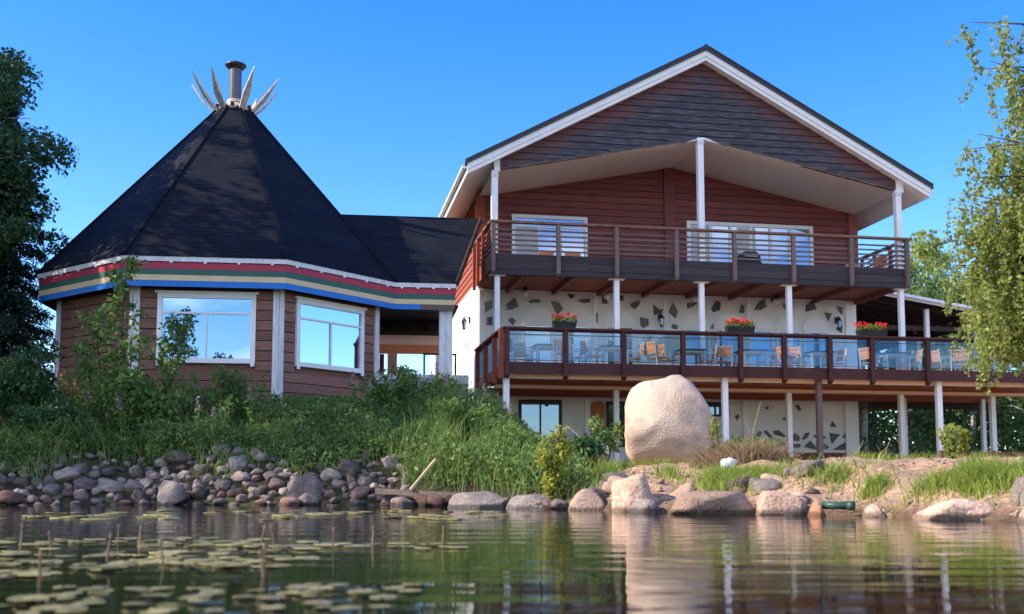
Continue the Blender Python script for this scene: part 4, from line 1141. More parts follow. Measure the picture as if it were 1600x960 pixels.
for i, x in enumerate((1.3, 3.8, 6.6, 9.2)):
    X, Y = hw(x, -.5)
    t = thing('spotlight', 'round white spotlight under the balcony, %s from the left' % ORD[i], 'lamp', (X, Y, 6.05), TH, 'spotlights under the balcony')
    MB().box(-.06, .06, -.03, .03, -.02, .145).build('bracket', M['dark'], t)
    MB().lathe([(.03, -.16), (.10, -.10), (.11, -.03), (.05, .03)], 12).build('lamp_head', M['white_old'], t, smooth=True)

# ------------------------------------------------------------------ bicycle under the trees beyond the deck
def bicycle(loc, rz):
    t = thing('bicycle', 'black bicycle parked among pale trunks behind the deck posts', 'bicycle', loc, rz)
    for x in (-.52, .52):
        pts = [(x + .33 * math.cos(a), 0, .345 + .33 * math.sin(a)) for a in np.linspace(0, 2 * math.pi, 25)]
        w = MB().tube(pts, .022, 6).build('wheel', M['bike'], t)
        s = MB()
        for k in range(8):
            a = k * math.pi / 8; s.tube([(x + .32 * math.cos(a), 0, .345 + .32 * math.sin(a)), (x - .32 * math.cos(a), 0, .345 - .32 * math.sin(a))], .004, 4)
        s.build('spokes', M['chair_metal'], w)
    f = MB()
    for p, q in (((-.52, .345), (-.08, .32)), ((-.52, .345), (-.2, .82)), ((-.08, .32), (-.22, .92)), ((-.08, .32), (.36, .75)), ((-.19, .78), (.34, .85)), ((.33, .92), (.52, .345))):
        f.tube([(p[0], 0, p[1]), (q[0], 0, q[1])], .018, 6)
    f.build('frame', M['bike'], t)
    MB().box(-.36, -.1, -.07, .07, .93, .98).build('saddle', M['dark'], t)
    MB().tube([(.22, -.27, 1.0), (.34, -.12, 1.03), (.34, .12, 1.03), (.22, .27, 1.0)], .014, 6).build('handlebar', M['bike'], t)
    MB().box(-.75, -.4, -.06, .06, .72, .735).build('carrier', M['bike'], t)
bicycle((13.0, 38.4, gzf(13.0, 38.4)), R(25))

# ------------------------------------------------------------------ timber bench / raised bed at right
bench = thing('timber_bed', 'low red-brown timber edging with leafy plants at the right edge', 'edging', (10.9, 25.2, gzf(10.9, 25.2)), R(4))
for k in range(2):
    MB().box(-.95 + k * .04, 1.6, -.1, .1, k * .155 - .05, .10 + k * .155).build('timber', M['log_bench'], bench)
for x in (-.9, .3, 1.5): MB().box(x - .05, x + .05, .102, .2, -.1, .3).build('stake', M['log_bench'], bench)

# ------------------------------------------------------------------ stones
def ico(sub, seed, amp=.18, freq=1.2, ex=2.0, cuts=0, hard=.9):
    bm = bmesh.new(); bmesh.ops.create_icosphere(bm, subdivisions=sub, radius=1)
    off = Vector((seed * 3.1, seed * 7.7, seed * 1.3))
    for v in bm.verts:
        c = v.co.copy()
        s = (abs(c.x) ** ex + abs(c.y) ** ex + abs(c.z) ** ex) ** (-1 / ex)
        p = c * s
        n = noise.noise(c * freq + off) + .5 * noise.noise(c * freq * 2.3 + off) + .22 * noise.noise(c * freq * 5 + off)
        v.co = p * (1 + amp * n)
    rs = random.Random(seed)                  # broken faces
    for i in range(cuts):
        d = Vector((rs.gauss(0, 1), rs.gauss(0, 1), rs.gauss(0, .8))).normalized(); c_ = rs.uniform(.66, .86)
        for v in bm.verts:
            e = v.co.dot(d) - c_
            if e > 0: v.co -= d * e * hard
    k_ = 1 / max(max(abs(c) for c in v.co) for v in bm.verts)
    for v in bm.verts: v.co *= k_
    me = bpy.data.meshes.new('stone')
    bm.to_mesh(me); bm.free()
    me.polygons.foreach_set('use_smooth', [True] * len(me.polygons))
    return me
SM = []
for i in range(9):
    for mm in (('stone', 'stone', 'stone_pale', 'stone_red')[k] for k in range(4)): pass
    SM.append(ico(3, i + 1, .34, 1.0, 2.2 + .3 * (i % 4), cuts=(3, 6, 8, 0, 5, 7, 4, 2, 6)[i]))
SMM = {}
def stone_mesh(i, m):
    if (i, m) not in SMM:
        me = SM[i].copy(); me.name = 'stone'; me.materials.append(M[m]); SMM[(i, m)] = me
    return SMM[(i, m)]
def put_stone(x, y, z, r, m, label, group, flat=None, name='stone'):
    me = stone_mesh(random.randrange(9), m)
    f = flat or random.uniform(.55, .85)
    o = link_mesh(name, me, None, None, (x, y, z), (random.uniform(-.5, .5), random.uniform(-.5, .5), random.uniform(0, 6.28)), (r * random.uniform(.85, 1.35), r * random.uniform(.8, 1.15), r * f))
    tag(o, label, 'stone', group)
    return o
pts, tries = [], 0
while len(pts) < 262 and tries < 60000:
    tries += 1
    x = random.uniform(-9.5, -1.75); t = random.random() ** .85
    ys = float(np.interp(x, SX, SY)); y = ys - .12 + t * 1.6
    r = random.choice((.07, .08, .09, .11, .11, .13, .14, .16, .19, .23)) * (1.15 if t < .3 else 1)
    if t > .62 and random.random() < .45: continue
    if all((x - a) ** 2 + ((y - b) * 1.0) ** 2 > ((r + c) * .72) ** 2 for a, b, c, _ in pts): pts.append((x, y, r, t))
for x, y, r, t in pts:
    m = random.choice(('stone', 'stone', 'stone_pale', 'stone_red')) if t < .3 else random.choice(('stone', 'stone_pale', 'stone_pale', 'stone'))
    tone = {'stone': 'grey-brown', 'stone_pale': 'pale', 'stone_red': 'reddish'}[m]
    size = 'small' if r < .105 else 'large' if r > .18 else 'middling'
    where = 'at the waterline' if t < .22 else 'halfway up the rubble bank' if t < .6 else 'up by the grass'
    under = 'below the trees' if x < -8.1 else 'below the saplings' if x < -6.6 else 'below the left hut window' if x < -4.9 else 'below the right hut window' if x < -3.2 else 'near the driftwood beam'
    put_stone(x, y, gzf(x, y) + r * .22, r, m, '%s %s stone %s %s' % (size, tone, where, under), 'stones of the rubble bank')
for i in range(20):
    x = -1.8 + i * .13 + random.uniform(-.04, .04); y = float(np.interp(x, SX, SY)) - .02 + random.uniform(-.1, .25)
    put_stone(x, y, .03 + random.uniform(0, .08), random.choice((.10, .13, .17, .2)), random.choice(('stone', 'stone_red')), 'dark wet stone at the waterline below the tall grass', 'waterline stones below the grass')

def rock(name, label, x0, x1, y, h, depth, m, seed, ex=3.0, amp=.14, taper=0.0, skew=0.0, zb=-.18, rz=0.0, sub=4, freq=1.3, cuts=6, dip=0.0, hard=.9):
    me = ico(sub, seed, amp, freq, ex, cuts, hard)
    n = len(me.vertices); co = np.empty(n * 3, np.float32); me.vertices.foreach_get('co', co); co = co.reshape(-1, 3)
    mn, mx = co.min(0), co.max(0); q = (co - mn) / (mx - mn)              # 0..1
    k = 1 - taper * np.clip(q[:, 2], 0, 1)
    w = x1 - x0
    X = ((q[:, 0] - .5) * k + skew * q[:, 2]) * w; Yv = (q[:, 1] - .5) * depth * (1 - taper * .5 * q[:, 2]); Zv = q[:, 2] * (h - zb) * (1 - dip * np.clip((.5 - q[:, 0]) / .5, 0, 1))
    me.vertices.foreach_set('co', np.stack([X, Yv, Zv], 1).astype(np.float32).ravel()); me.update()
    me.name = name
    o = link_mesh(name, me, M[m], None, ((x0 + x1) / 2, y, zb), (0, 0, rz))
    return tag(o, label, 'rock')
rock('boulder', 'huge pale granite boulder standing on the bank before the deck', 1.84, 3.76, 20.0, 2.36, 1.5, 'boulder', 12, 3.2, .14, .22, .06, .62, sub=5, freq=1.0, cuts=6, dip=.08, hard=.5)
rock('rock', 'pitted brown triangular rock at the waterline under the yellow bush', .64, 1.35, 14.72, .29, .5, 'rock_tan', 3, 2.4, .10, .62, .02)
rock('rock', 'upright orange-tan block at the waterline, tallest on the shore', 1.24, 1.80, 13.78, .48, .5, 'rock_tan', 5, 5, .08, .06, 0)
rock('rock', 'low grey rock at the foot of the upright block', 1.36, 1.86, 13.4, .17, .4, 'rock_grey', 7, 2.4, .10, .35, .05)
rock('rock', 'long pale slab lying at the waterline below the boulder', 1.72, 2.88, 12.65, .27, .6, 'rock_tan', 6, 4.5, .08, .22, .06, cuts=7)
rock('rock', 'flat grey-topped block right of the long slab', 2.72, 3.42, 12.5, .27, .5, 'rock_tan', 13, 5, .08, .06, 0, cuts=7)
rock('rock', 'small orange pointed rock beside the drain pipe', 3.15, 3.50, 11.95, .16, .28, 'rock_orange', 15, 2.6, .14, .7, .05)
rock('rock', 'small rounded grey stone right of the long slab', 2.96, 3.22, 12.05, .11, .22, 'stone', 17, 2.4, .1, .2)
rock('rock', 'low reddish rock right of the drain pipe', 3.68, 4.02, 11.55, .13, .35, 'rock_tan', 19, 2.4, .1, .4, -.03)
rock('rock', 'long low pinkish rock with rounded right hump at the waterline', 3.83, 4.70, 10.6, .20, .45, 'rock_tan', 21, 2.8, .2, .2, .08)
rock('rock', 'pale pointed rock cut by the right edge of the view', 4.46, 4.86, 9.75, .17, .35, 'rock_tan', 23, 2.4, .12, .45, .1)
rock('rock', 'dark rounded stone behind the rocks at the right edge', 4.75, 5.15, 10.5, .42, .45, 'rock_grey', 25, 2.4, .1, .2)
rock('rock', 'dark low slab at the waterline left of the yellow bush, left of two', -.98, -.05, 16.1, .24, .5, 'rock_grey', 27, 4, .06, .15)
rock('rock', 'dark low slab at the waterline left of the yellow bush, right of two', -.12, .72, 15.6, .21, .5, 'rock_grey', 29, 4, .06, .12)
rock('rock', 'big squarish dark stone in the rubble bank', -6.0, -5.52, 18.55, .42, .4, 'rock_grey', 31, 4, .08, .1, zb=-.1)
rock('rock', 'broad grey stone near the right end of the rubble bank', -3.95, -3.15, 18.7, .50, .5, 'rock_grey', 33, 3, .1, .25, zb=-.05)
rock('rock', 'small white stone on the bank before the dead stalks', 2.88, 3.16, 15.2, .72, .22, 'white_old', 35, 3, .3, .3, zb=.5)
for i in range(28):                           # half-buried rocks of the ledge right of the grass
    x = random.uniform(.9, 3.9); ys = float(np.interp(x, SX, SY)); t_ = random.random(); y = ys + .15 + t_ * 1.7; r = random.choice((.08, .10, .13, .17, .22))
    m = random.choice(('rock_tan', 'rock_grey', 'rock_tan', 'stone'))
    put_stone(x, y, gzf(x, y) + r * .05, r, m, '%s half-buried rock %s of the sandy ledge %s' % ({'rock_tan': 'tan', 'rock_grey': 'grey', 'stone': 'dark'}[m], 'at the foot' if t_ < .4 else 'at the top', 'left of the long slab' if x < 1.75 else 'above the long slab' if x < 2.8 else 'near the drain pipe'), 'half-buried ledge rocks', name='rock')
for i in range(14):                           # pebbles and cobbles of the sandy bank
    x = random.uniform(1.0, 5.6); ys = float(np.interp(x, SX, SY)); y = ys + random.uniform(.1, 2.4)
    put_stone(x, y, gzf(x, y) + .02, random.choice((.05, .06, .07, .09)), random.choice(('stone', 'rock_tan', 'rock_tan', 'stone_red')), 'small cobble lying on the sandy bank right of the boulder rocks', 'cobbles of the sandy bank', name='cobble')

# gravel on the bare bank
gx_, gy_ = RNG.uniform(.9, 7.5, 9000), RNG.uniform(9, 20, 9000)
okg = (gy_ - np.interp(gx_, SX, SY) > .05) & (vnoise(gx_ * 1.7, gy_ * 1.7) > -.35) & (RNG.uniform(0, 1, 9000) < np.clip(1.6 - (gy_ - np.interp(gx_, SX, SY)) * .25, .15, 1))
gx_, gy_ = gx_[okg], gy_[okg]; ng = len(gx_); gr_ = (RNG.uniform(.15, 1, ng) ** 2.5 * .035 + .007)[:, None, None]
oc = np.array([[1, 0, 0], [0, 1, 0], [-1, 0, 0], [0, -1, 0], [0, 0, .7], [0, 0, -.7]]) * 1.0
Vg = (oc[None] * RNG.uniform(.6, 1.3, (ng, 6, 1)) + RNG.normal(0, .15, (ng, 6, 3))) * gr_ + np.stack([gx_, gy_, gz(gx_, gy_)], 1)[:, None]
fo = np.array([[0, 1, 4], [1, 2, 4], [2, 3, 4], [3, 0, 4], [1, 0, 5], [2, 1, 5], [3, 2, 5], [0, 3, 5]])
Fg = (np.arange(ng)[:, None, None] * 6 + fo[None]).reshape(-1, 3)
tag(link_mesh('gravel', fast_mesh('gravel', Vg.reshape(-1, 3), Fg), M['gravel']), 'loose gravel and pebbles strewn over the sandy bank', 'gravel', kind='stuff')
# drain pipe, driftwood, board

pp = thing('drain_pipe', 'dark green plastic drain pipe poking out of the bank', 'pipe', (3.60, 11.9, .11), R(-32))
pm = MB(); n = 14
for (r0, r1, x0, x1) in ((.042, .042, -.25, .05), (.053, .053, .05, .12)):
    a = [(x0, r0), (x1, r1)]
    vs = []
    for x, r_ in ((x0, r0), (x1, r1), (x1, r1 - .01), (x0, r0 - .01)):
        for j in range(n): vs.append((x, r_ * math.cos(2 * math.pi * j / n), r_ * math.sin(2 * math.pi * j / n)))
    fs = [(k * n + j, k * n + (j + 1) % n, ((k + 1) % 4) * n + (j + 1) % n, ((k + 1) % 4) * n + j) for k in range(4) for j in range(n)]
    MB().add(vs, fs).build('socket' if x0 > 0 else 'pipe_body', M['pipe'], pp, smooth=True)
MB().tube([(.0, 0, 0), (.116, 0, 0)], .0435, 14).build('pipe_bore_shade', M['box'], pp)  # black plug stands in for the shade inside the open pipe
tag(MB().beam((-.9, 0, .02), (.92, 0, -.06), .12, .09).build('driftwood_beam', M['drift'], None, (-1.4, 17.75, .22), R(-22)), 'grey squared driftwood beam lying along the waterline stones', 'beam')
tag(MB().beam((-.2, 0, -.24), (.2, .12, .26), .10, .035).build('leaning_board', M['pale_wood'], None, (-1.45, 17.75, .50)), 'pale sawn board leaning out of the stones below the grass', 'board')
# potted flowers on the bank
pf = thing('flower_pot', 'orange pot with white flowers on the bank left of the boulder', 'flower pot', (1.42, 18.9, gzf(1.42, 18.9)), 0)
MB().lathe([(.14, 0), (.22, .2), (.23, .24), (.2, .24)], 14).build('pot', M['door_orange'], pf, smooth=True)
leaves('foliage', blob((0, 0, .34), (.24, .2, .14), 260), .08, M['leaf_mid'], pf)
leaves('blossom', blob((.08, -.08, .36), (.22, .14, .12), 110), .05, M['petal_white'], pf, aspect=.9)
MB().tube([(0, 0, .2), (-.25, -.05, .55), (-.42, -.05, .72), (-.55, -.05, .70)], .014, 5).build('dry_branch', M['bleached'], pf)

# ------------------------------------------------------------------ plants
def clear(x, y):
    """Off the hut floor and the passage."""
    d = np.hypot(x - UC[0], y - UC[1])
    return (d > 4.25)
def scatter(n, x0, x1, y0, y1):
    x = RNG.uniform(x0, x1, n); y = RNG.uniform(y0, y1, n); return x, y
# tall grass and weeds on the shaded bank
x, y = scatter(42000, -14, 1.5, 15, 25.5)
ys = np.interp(x, SX, SY); d = y - ys
edge = 1.02 + .33 * np.sin(x * 1.7) + .25 * np.sin(x * 4.1 + 1)
edge = np.where(x > -1.9, .35 + .12 * np.sin(x * 5), edge)
ok = (d > edge) & clear(x, y) & (x < 1.4 - .25 * np.clip(y - 15, 0, 4) + .5)
x, y, d = x[ok], y[ok], d[ok]
hgt = .42 + .22 * np.sin(x * .9 + 2) + .15 * np.sin(y * 1.3 + x * 2.1)
hgt = np.where((x > -5.3) & (x < -3.3), .36, hgt + .12) * np.where(x > -1.9, 1.15, 1)
hgt = np.clip(hgt * (.75 + .5 * np.sin(x * 5.3 + np.sin(y * 6)) * np.sin(y * 4.1 + x)), .2, .95)
hgt = np.minimum(hgt, np.interp(x, [-1.2, -.2, .6, 1.2], [.95, .55, .38, .3]))
keep = RNG.uniform(0, 1, len(x)) < np.where(x > -1.9, .5, .62)
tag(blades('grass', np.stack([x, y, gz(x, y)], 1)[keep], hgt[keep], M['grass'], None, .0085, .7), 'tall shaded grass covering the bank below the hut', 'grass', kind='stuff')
# leafy weeds
x, y = scatter(14500, -14, 1.1, 15.6, 25.3)
ys = np.interp(x, SX, SY); d = y - ys
ok = (d > np.where(x > -1.9, .5, 1.12 + .3 * np.sin(x * 2.3))) & clear(x, y) & ((np.sin(x * 1.4) + np.sin(y * 2.2 + x)) > -.9)
x, y = x[ok], y[ok]
hh = np.clip(.62 + .38 * np.sin(x * 1.1 + .6) + .25 * np.sin(y * 2 + x * 3), .3, 1.35)
hh = np.where((x > -5.3) & (x < -3.2), np.minimum(hh, .4), hh)
hh = np.minimum(hh, np.interp(x, [-1.2, -.2, .6, 1.2], [1.35, .6, .38, .3]))
P = []
for j in range(11):
    t = RNG.uniform(.15, 1, len(x)); z = gz(x, y) + hh * t
    P.append(np.stack([x + RNG.normal(0, .05, len(x)), y + RNG.normal(0, .05, len(x)), z], 1))
tag(leaves('undergrowth', np.concatenate(P), .105, M['leaf_weed'], None, .2, .5, .34), 'leafy green weeds growing among the tall grass', 'undergrowth', kind='stuff')
# sunlit grass of the right bank
G1 = []
def patch(cx, cy, rx, ry, n):
    a = RNG.uniform(0, 2 * np.pi, n); r_ = np.abs(RNG.normal(0, .5, n))
    x = cx + rx * r_ * np.cos(a); y = cy + ry * r_ * np.sin(a); G1.append(np.stack([x, y, gz(x, y)], 1))
for q in ((3.0, 14.2, .7, .7, 3000), (1.3, 16.2, .4, .5, 700), (4.75, 11.6, .5, .4, 2600), (5.3, 11.0, .6, .6, 4200), (4.85, 11.1, .4, .35, 1500), (5.9, 10.6, .6, .7, 3000), (6.3, 11.6, .6, .5, 1400), (4.1, 12.4, .3, .3, 260), (3.9, 13.2, .5, .4, 260), (1.9, 18.6, .45, .4, 420), (3.3, 18.8, .3, .3, 250), (6.8, 21, .5, .4, 200), (8.6, 24, 1.6, .5, 500), (11, 24.5, 2.0, .5, 600), (2.2, 15.2, .3, .5, 150), (2.55, 19.0, .6, .2, 420), (3.7, 19.3, .3, .3, 260)):
    patch(*q)
G1 = np.concatenate(G1)
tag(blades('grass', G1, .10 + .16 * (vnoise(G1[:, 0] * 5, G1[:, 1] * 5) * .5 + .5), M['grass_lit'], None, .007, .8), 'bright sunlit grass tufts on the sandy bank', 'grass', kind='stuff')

def bush(name, label, x, y, rx, ry, h, n, m, size=.09, stems=5, group=None, low=.45, aspect=.6):
    z = gzf(x, y)
    t = thing(name, label, 'bush', (x, y, z), 0, group)
    P = []; S = MB()
    for i in range(stems):
        a = random.uniform(0, 6.28); q = random.uniform(.2, .9)
        tip = Vector((math.cos(a) * rx * q, math.sin(a) * ry * q, h * random.uniform(.65, 1.0)))
        S.tube([(0, 0, -.05), tip * .5 + Vector((0, 0, h * .08)), tip], [.018, .012, .005], 5)
        for k in range(4):
            c = tip * random.uniform(low, 1.0) + Vector((random.uniform(-.2, .2) * rx, random.uniform(-.2, .2) * ry, 0))
            P.append(blob(c, (rx * .34, ry * .34, h * .16), max(4, n // (stems * 4))))
    S.build('stem', M['bark'], t)
    P = np.concatenate(P); P[:, 2] = np.maximum(P[:, 2], .02)
    leaves('foliage', P, size, m, t, .1, .5, aspect)
    return t
bush('bush', 'dense dark shrub at the left edge below the trees', -9.75, 21.3, .9, .8, 1.7, 3600, M['leaf_dark'], .10, 10)
bush('bush', 'low dark shrub over the stones at the left edge', -8.6, 20.3, .9, .6, .95, 2600, M['leaf_dark'], .10, 9)
bush('bush', 'leafy shrub under the saplings left of the hut window', -7.3, 21.0, .9, .6, 1.25, 3000, M['leaf_mid'], .10, 9)
bush('bush', 'feathery pale green shrub under the left hut window', -5.95, 22.6, .55, .45, 1.25, 1900, M['leaf_mid'], .09, 9, aspect=.3)
bush('bush', 'shrub at the hut corner before the covered passage', -2.55, 23.2, .7, .5, .95, 2000, M['leaf_weed'], .09, 8)
bush('bush', 'shrub below the white passage column', -1.4, 22.6, .8, .5, .85, 2000, M['leaf_mid'], .09, 8, aspect=.4)
bush('bush', 'dark round shrub at the left end of the deck', -.55, 21.8, .6, .5, .5, 1500, M['leaf_dark'], .09, 9)
bush('bush', 'sunlit yellow-green bush at the water end of the grass', .58, 15.75, .26, .24, 1.02, 1300, M['leaf_yellow'], .075, 9, low=.12)
bush('bush', 'dark bush between the yellow bush and the boulder', 1.15, 18.6, .55, .5, .75, 1700, M['leaf_dark'], .085, 8)
bush('bush', 'leafy shrub against the left side of the boulder', 1.78, 20.6, .32, .3, .95, 900, M['leaf_mid'], .09, 6)
bush('bush', 'thin yellowish shrub right of the boulder by a white post', 3.62, 19.6, .3, .3, .95, 480, M['leaf_yellow'], .07, 6, aspect=.35)
bush('bush', 'low green shrub beneath the deck right of the boulder', 4.75, 22.5, .8, .5, .6, 1300, M['leaf_mid'], .09, 8)
bush('bush', 'young shrub with round leaves right of the white deck posts', 9.05, 22.3, .32, .3, .95, 420, M['leaf_birch'], .10, 5)
bush('bush', 'broad-leaved plant growing behind the timber edging', 10.6, 25.9, .4, .3, .9, 320, M['leaf_yellow'], .15, 4)
for i, (x, y, h_, mt, lb) in enumerate([(-6.4, 21.9, 1.0, 'leaf_weed', 'leafy weed clump below the left corner of the hut window'), (-4.2, 21.6, .55, 'leaf_mid', 'low leafy clump below the hut corner column'), (-3.4, 21.4, .75, 'leaf_weed', 'weed clump below the right hut window'), (-1.0, 20.6, .8, 'leaf_mid', 'pale leafy clump in the tall grass before the deck corner'), (.1, 19.0, .42, 'leaf_weed', 'leafy clump at the right end of the tall grass'), (-8.0, 19.9, .7, 'leaf_mid', 'low leafy clump over the stones under the saplings'), (.55, 17.6, .5, 'leaf_mid', 'leafy clump behind the yellow-green bush')]):
    bush('bush', lb, x, y, .55, .4, h_, 1100, M[mt], .085, 9, low=.2, aspect=.38)
# dead stalks
t = thing('dead_stalks', 'heap of dry brown stalks right of the boulder', 'stalks', (3.75, 17.6, gzf(3.75, 17.6)))
x, y = scatter(1500, -.85, .75, -.4, .4)
hq = .42 * np.clip(1 - (x / .95) ** 2, .1, 1)
P = np.stack([x, y, gz(x + 3.75, y + 17.6) - gzf(3.75, 17.6)], 1)
blades('stalk', P, hq, M['straw'], t, .008, 1.5)
for (x, y, h) in ((3.78, 17.2, .95), (7.7, 22.6, .6), (8.0, 22.4, .75), (7.2, 22.8, .5)):
    t = thing('dry_stem', {3.78: 'tall dry curled stem standing by the dead stalks', 7.7: 'bare forked stem before the white deck posts, middle of three', 8.0: 'bare forked stem before the white deck posts, right of three', 7.2: 'bare forked stem before the white deck posts, left of three'}[x], 'stem', (x, y, gzf(x, y)))
    MB().tube([(0, 0, 0), (.03, 0, h * .5), (.16, 0, h)], [.012, .01, .005], 5).build('main_stem', M['straw'], t)
    MB().tube([(.02, 0, h * .4), (-.14, 0, h * .8)], [.008, .004], 5).build('side_stem', M['straw'], t)
# fireweed and flower stems
def fireweed():
    t = thing('fireweed', 'tall weed with pink-purple flower spike in the bank grass', 'wildflower', group='flower spikes in the bank grass')
    MB().tube([(0, 0, 0), (.02, .01, .6), (.03, 0, 1.12)], [.008, .006, .003], 5).build('stem', M['leaf_weed'], t)
    zz = RNG.uniform(.15, .85, 70); a = RNG.uniform(0, 6.28, 70)
    leaves('leaf', np.stack([.02 + .02 * np.cos(a), .02 * np.sin(a), zz], 1), .13, M['leaf_weed'], t, .1, .4, .25)
    zz = RNG.uniform(.84, 1.12, 90); a = RNG.uniform(0, 6.28, 90); r_ = .045 * (1.2 - (zz - .84) / .28)
    tag(leaves('flower_spike', np.stack([.03 + r_ * np.cos(a), r_ * np.sin(a), zz], 1)[:60], .032, M['petal_pink'], t, 0, .2, .8), kind='stuff')
    return t
fw, fu = fireweed(), False
for x, y in [(-5.9, 20.6), (-5.7, 20.7), (-7.2, 20.2), (-2.9, 22.2), (-2.4, 22.0), (-1.9, 22.0), (-1.7, 21.6), (-1.55, 22.3), (-.95, 21.6), (-.4, 21.3), (-6.6, 21.2), (-4.9, 20.4), (-8.2, 20.9), (-.1, 20.9), (-1.35, 21.0), (-3.3, 22.4)]:
    o = copy_tree(fw) if fu else fw; fu = True
    o.location = (x, y, gzf(x, y)); s_ = random.uniform(.75, 1.05); o.scale = (s_, s_, s_); o.rotation_euler = (random.uniform(-.1, .1), random.uniform(-.1, .1), random.uniform(0, 6))

# ------------------------------------------------------------------ trees
def tree(name, label, x, y, h, r, base, n, m, bark='bark', size=.14, clumps=60, lean=(0, 0), group=None, tr=.16, clump=.32, cat='tree', limbs=9, aspect=.62):
    z = gzf(x, y)
    t = thing(name, label, cat, (x, y, z - .1), 0, group)
    T = MB()
    top = Vector((lean[0], lean[1], h * .96))
    T.tube([(0, 0, 0), top * .3 + Vector((.1, 0, 0)), top * .65, top], [tr, tr * .8, tr * .45, tr * .08], 9)
    P = []
    for i in range(limbs):
        q = base / h + (1 - base / h) * (i + .5) / limbs * .92
        s0 = top * q; a = i * 2.4 + random.uniform(-.4, .4); k = math.sin(math.pi * min(1, (q - base / h) / (1 - base / h) * .75 + .22))
        e = s0 + Vector((math.cos(a) * r * k, math.sin(a) * r * k, h * .06))
        T.tube([s0, s0.lerp(e, .5) + Vector((0, 0, h * .03)), e], [tr * .35 * (1.1 - q), tr * .22 * (1.1 - q), .012], 5)
        for j in range(max(1, clumps // limbs)):
            c = s0.lerp(e, random.uniform(.3, 1.08)) + Vector((random.gauss(0, .22 * r), random.gauss(0, .22 * r), random.gauss(0, .05 * h)))
            rr = r * clump * random.uniform(.6, 1.2)
            P.append(blob(c, (rr, rr, rr * .7), n // clumps))
    T.build('trunk', M[bark], t, smooth=True)
    P = np.concatenate(P); P[:, 2] = np.clip(P[:, 2], .15, None)
    leaves('crown', P, size, m, t, .3, .4, aspect)
    return t

# birch at the right edge: hanging twigs
bx, by = 10.4, 19.2; bz = gzf(bx, by)
bt_ = thing('birch_tree', 'sunlit birch with hanging leafy twigs at the right edge', 'tree', (bx, by, bz - .1))
T = MB(); T.tube([(0, 0, 0), (-.1, 0, 3), (0, .1, 6), (-.1, 0, 9.6)], [.17, .14, .10, .02], 10)
strands, tw, LB = [], MB(), MB()
for i in range(84):
    z0 = random.uniform(2.2, 4.6) if i % 2 else random.uniform(3.4, 7.9); a = random.uniform(math.pi * .45, math.pi * 1.55) if i % 4 else random.uniform(0, 6.28)
    ln = random.uniform(1.3, 2.7) if z0 < 4.6 else random.uniform(1.2, 2.15)
    e = Vector((math.cos(a) * ln, math.sin(a) * ln * .8, z0 + random.uniform(.1, .7)))
    s0 = Vector((-.05, 0, z0 - .5)); mid = s0.lerp(e, .5) + Vector((0, 0, .35))
    LB.tube([s0, mid, e], [.035, .02, .006], 5)
    for j in range(16 if z0 < 4.6 else 11):
        q = random.uniform(.35, 1.05); p = (s0.lerp(mid, q * 2) if q < .5 else mid.lerp(e, q * 2 - 1)) + Vector((random.gauss(0, .12), random.gauss(0, .2), 0))
        L_ = random.uniform(.35, 1.25); dx, dy = random.gauss(-.05, .12), random.gauss(0, .12)
        if p.z - L_ < 1.25: L_ = max(.2, p.z - 1.25)
        k = int(L_ * 62); tt = RNG.uniform(0, 1, k)
        strands.append(np.stack([p.x + dx * tt + RNG.normal(0, .035, k), p.y + dy * tt + RNG.normal(0, .035, k), p.z - L_ * tt ** .9], 1))
        if j % 3 == 0: tw.tube([p, (p.x + dx, p.y + dy, p.z - L_)], [.005, .003], 3)
T.build('trunk', M['bark_birch'], bt_, smooth=True)
tag(LB.build('limbs', M['bark'], bt_, smooth=True), kind='stuff')
tag(tw.build('twigs', M['bark'], bt_), kind='stuff')
leaves('crown', np.concatenate(strands), .085, M['leaf_birch'], bt_, .6, .2, .75)

# spruce and birches at the left edge
def spruce(label, x, y, h, r, group=None, n=26000):
    z = gzf(x, y); t = thing('spruce_tree', label, 'tree', (x, y, z - .1), 0, group)
    T = MB().tube([(0, 0, 0), (0, 0, h)], [.17, .02], 9)
    P = []; nb = 110
    for i in range(nb):
        q = (i + .5) / nb; z0 = .5 + (h - .6) * q; ln = r * (1 - q) ** .8 * random.uniform(.65, 1.15) + .12; a = i * 2.399
        tip = Vector((math.cos(a) * ln, math.sin(a) * ln, z0 - ln * .28))
        T.tube([(0, 0, z0), (tip.x * .5, tip.y * .5, z0 - ln * .05), tip], [.03 * (1 - q) + .008, .015, .004], 4)
        k = max(8, int(n / nb * ln / r * 1.5)); u = RNG.uniform(.1, 1, k)
        side = RNG.normal(0, .13, k) * (1.2 - u) * ln * 1.1
        P.append(np.stack([tip.x * u - math.sin(a) * side, tip.y * u + math.cos(a) * side, z0 - ln * .28 * u ** 1.6 - np.abs(RNG.normal(0, .12, k))], 1))
    T.build('trunk', M['bark'], t)
    leaves('crown', np.concatenate(P), .13, M['needle'], t, .9, .2, .28)
    return t
spruce('dark drooping spruce beside the hut at the left edge', -12.75, 26.8, 8.6, 2.0, n=60000)
tree('birch_tree', 'dark leafy birch above the spruce at the left edge', -13.9, 26.2, 9.3, 2.2, 3.8, 30000, M['leaf_dark'], 'bark_birch', .12, 100, (.2, 0), clump=.3, limbs=12)
SH = 'tall leafy tree beyond the left edge of the view, shading the hut'
for x, y, h, r in ((-16.5, 18.3, 14.0, 2.3), (-18.5, 20.8, 16.5, 2.5), (-17.5, 23.4, 16.0, 2.4), (-19.5, 25.4, 17.0, 2.5), (-16.6, 27.0, 14.5, 2.2), (-15.5, 20.6, 12.5, 2.2)):
    tree('birch_tree', SH, x, y, h, r, 3.0, 6500, M['leaf_dark'], 'bark_birch', .22, 60, group='shade trees left of the view', clump=.36)
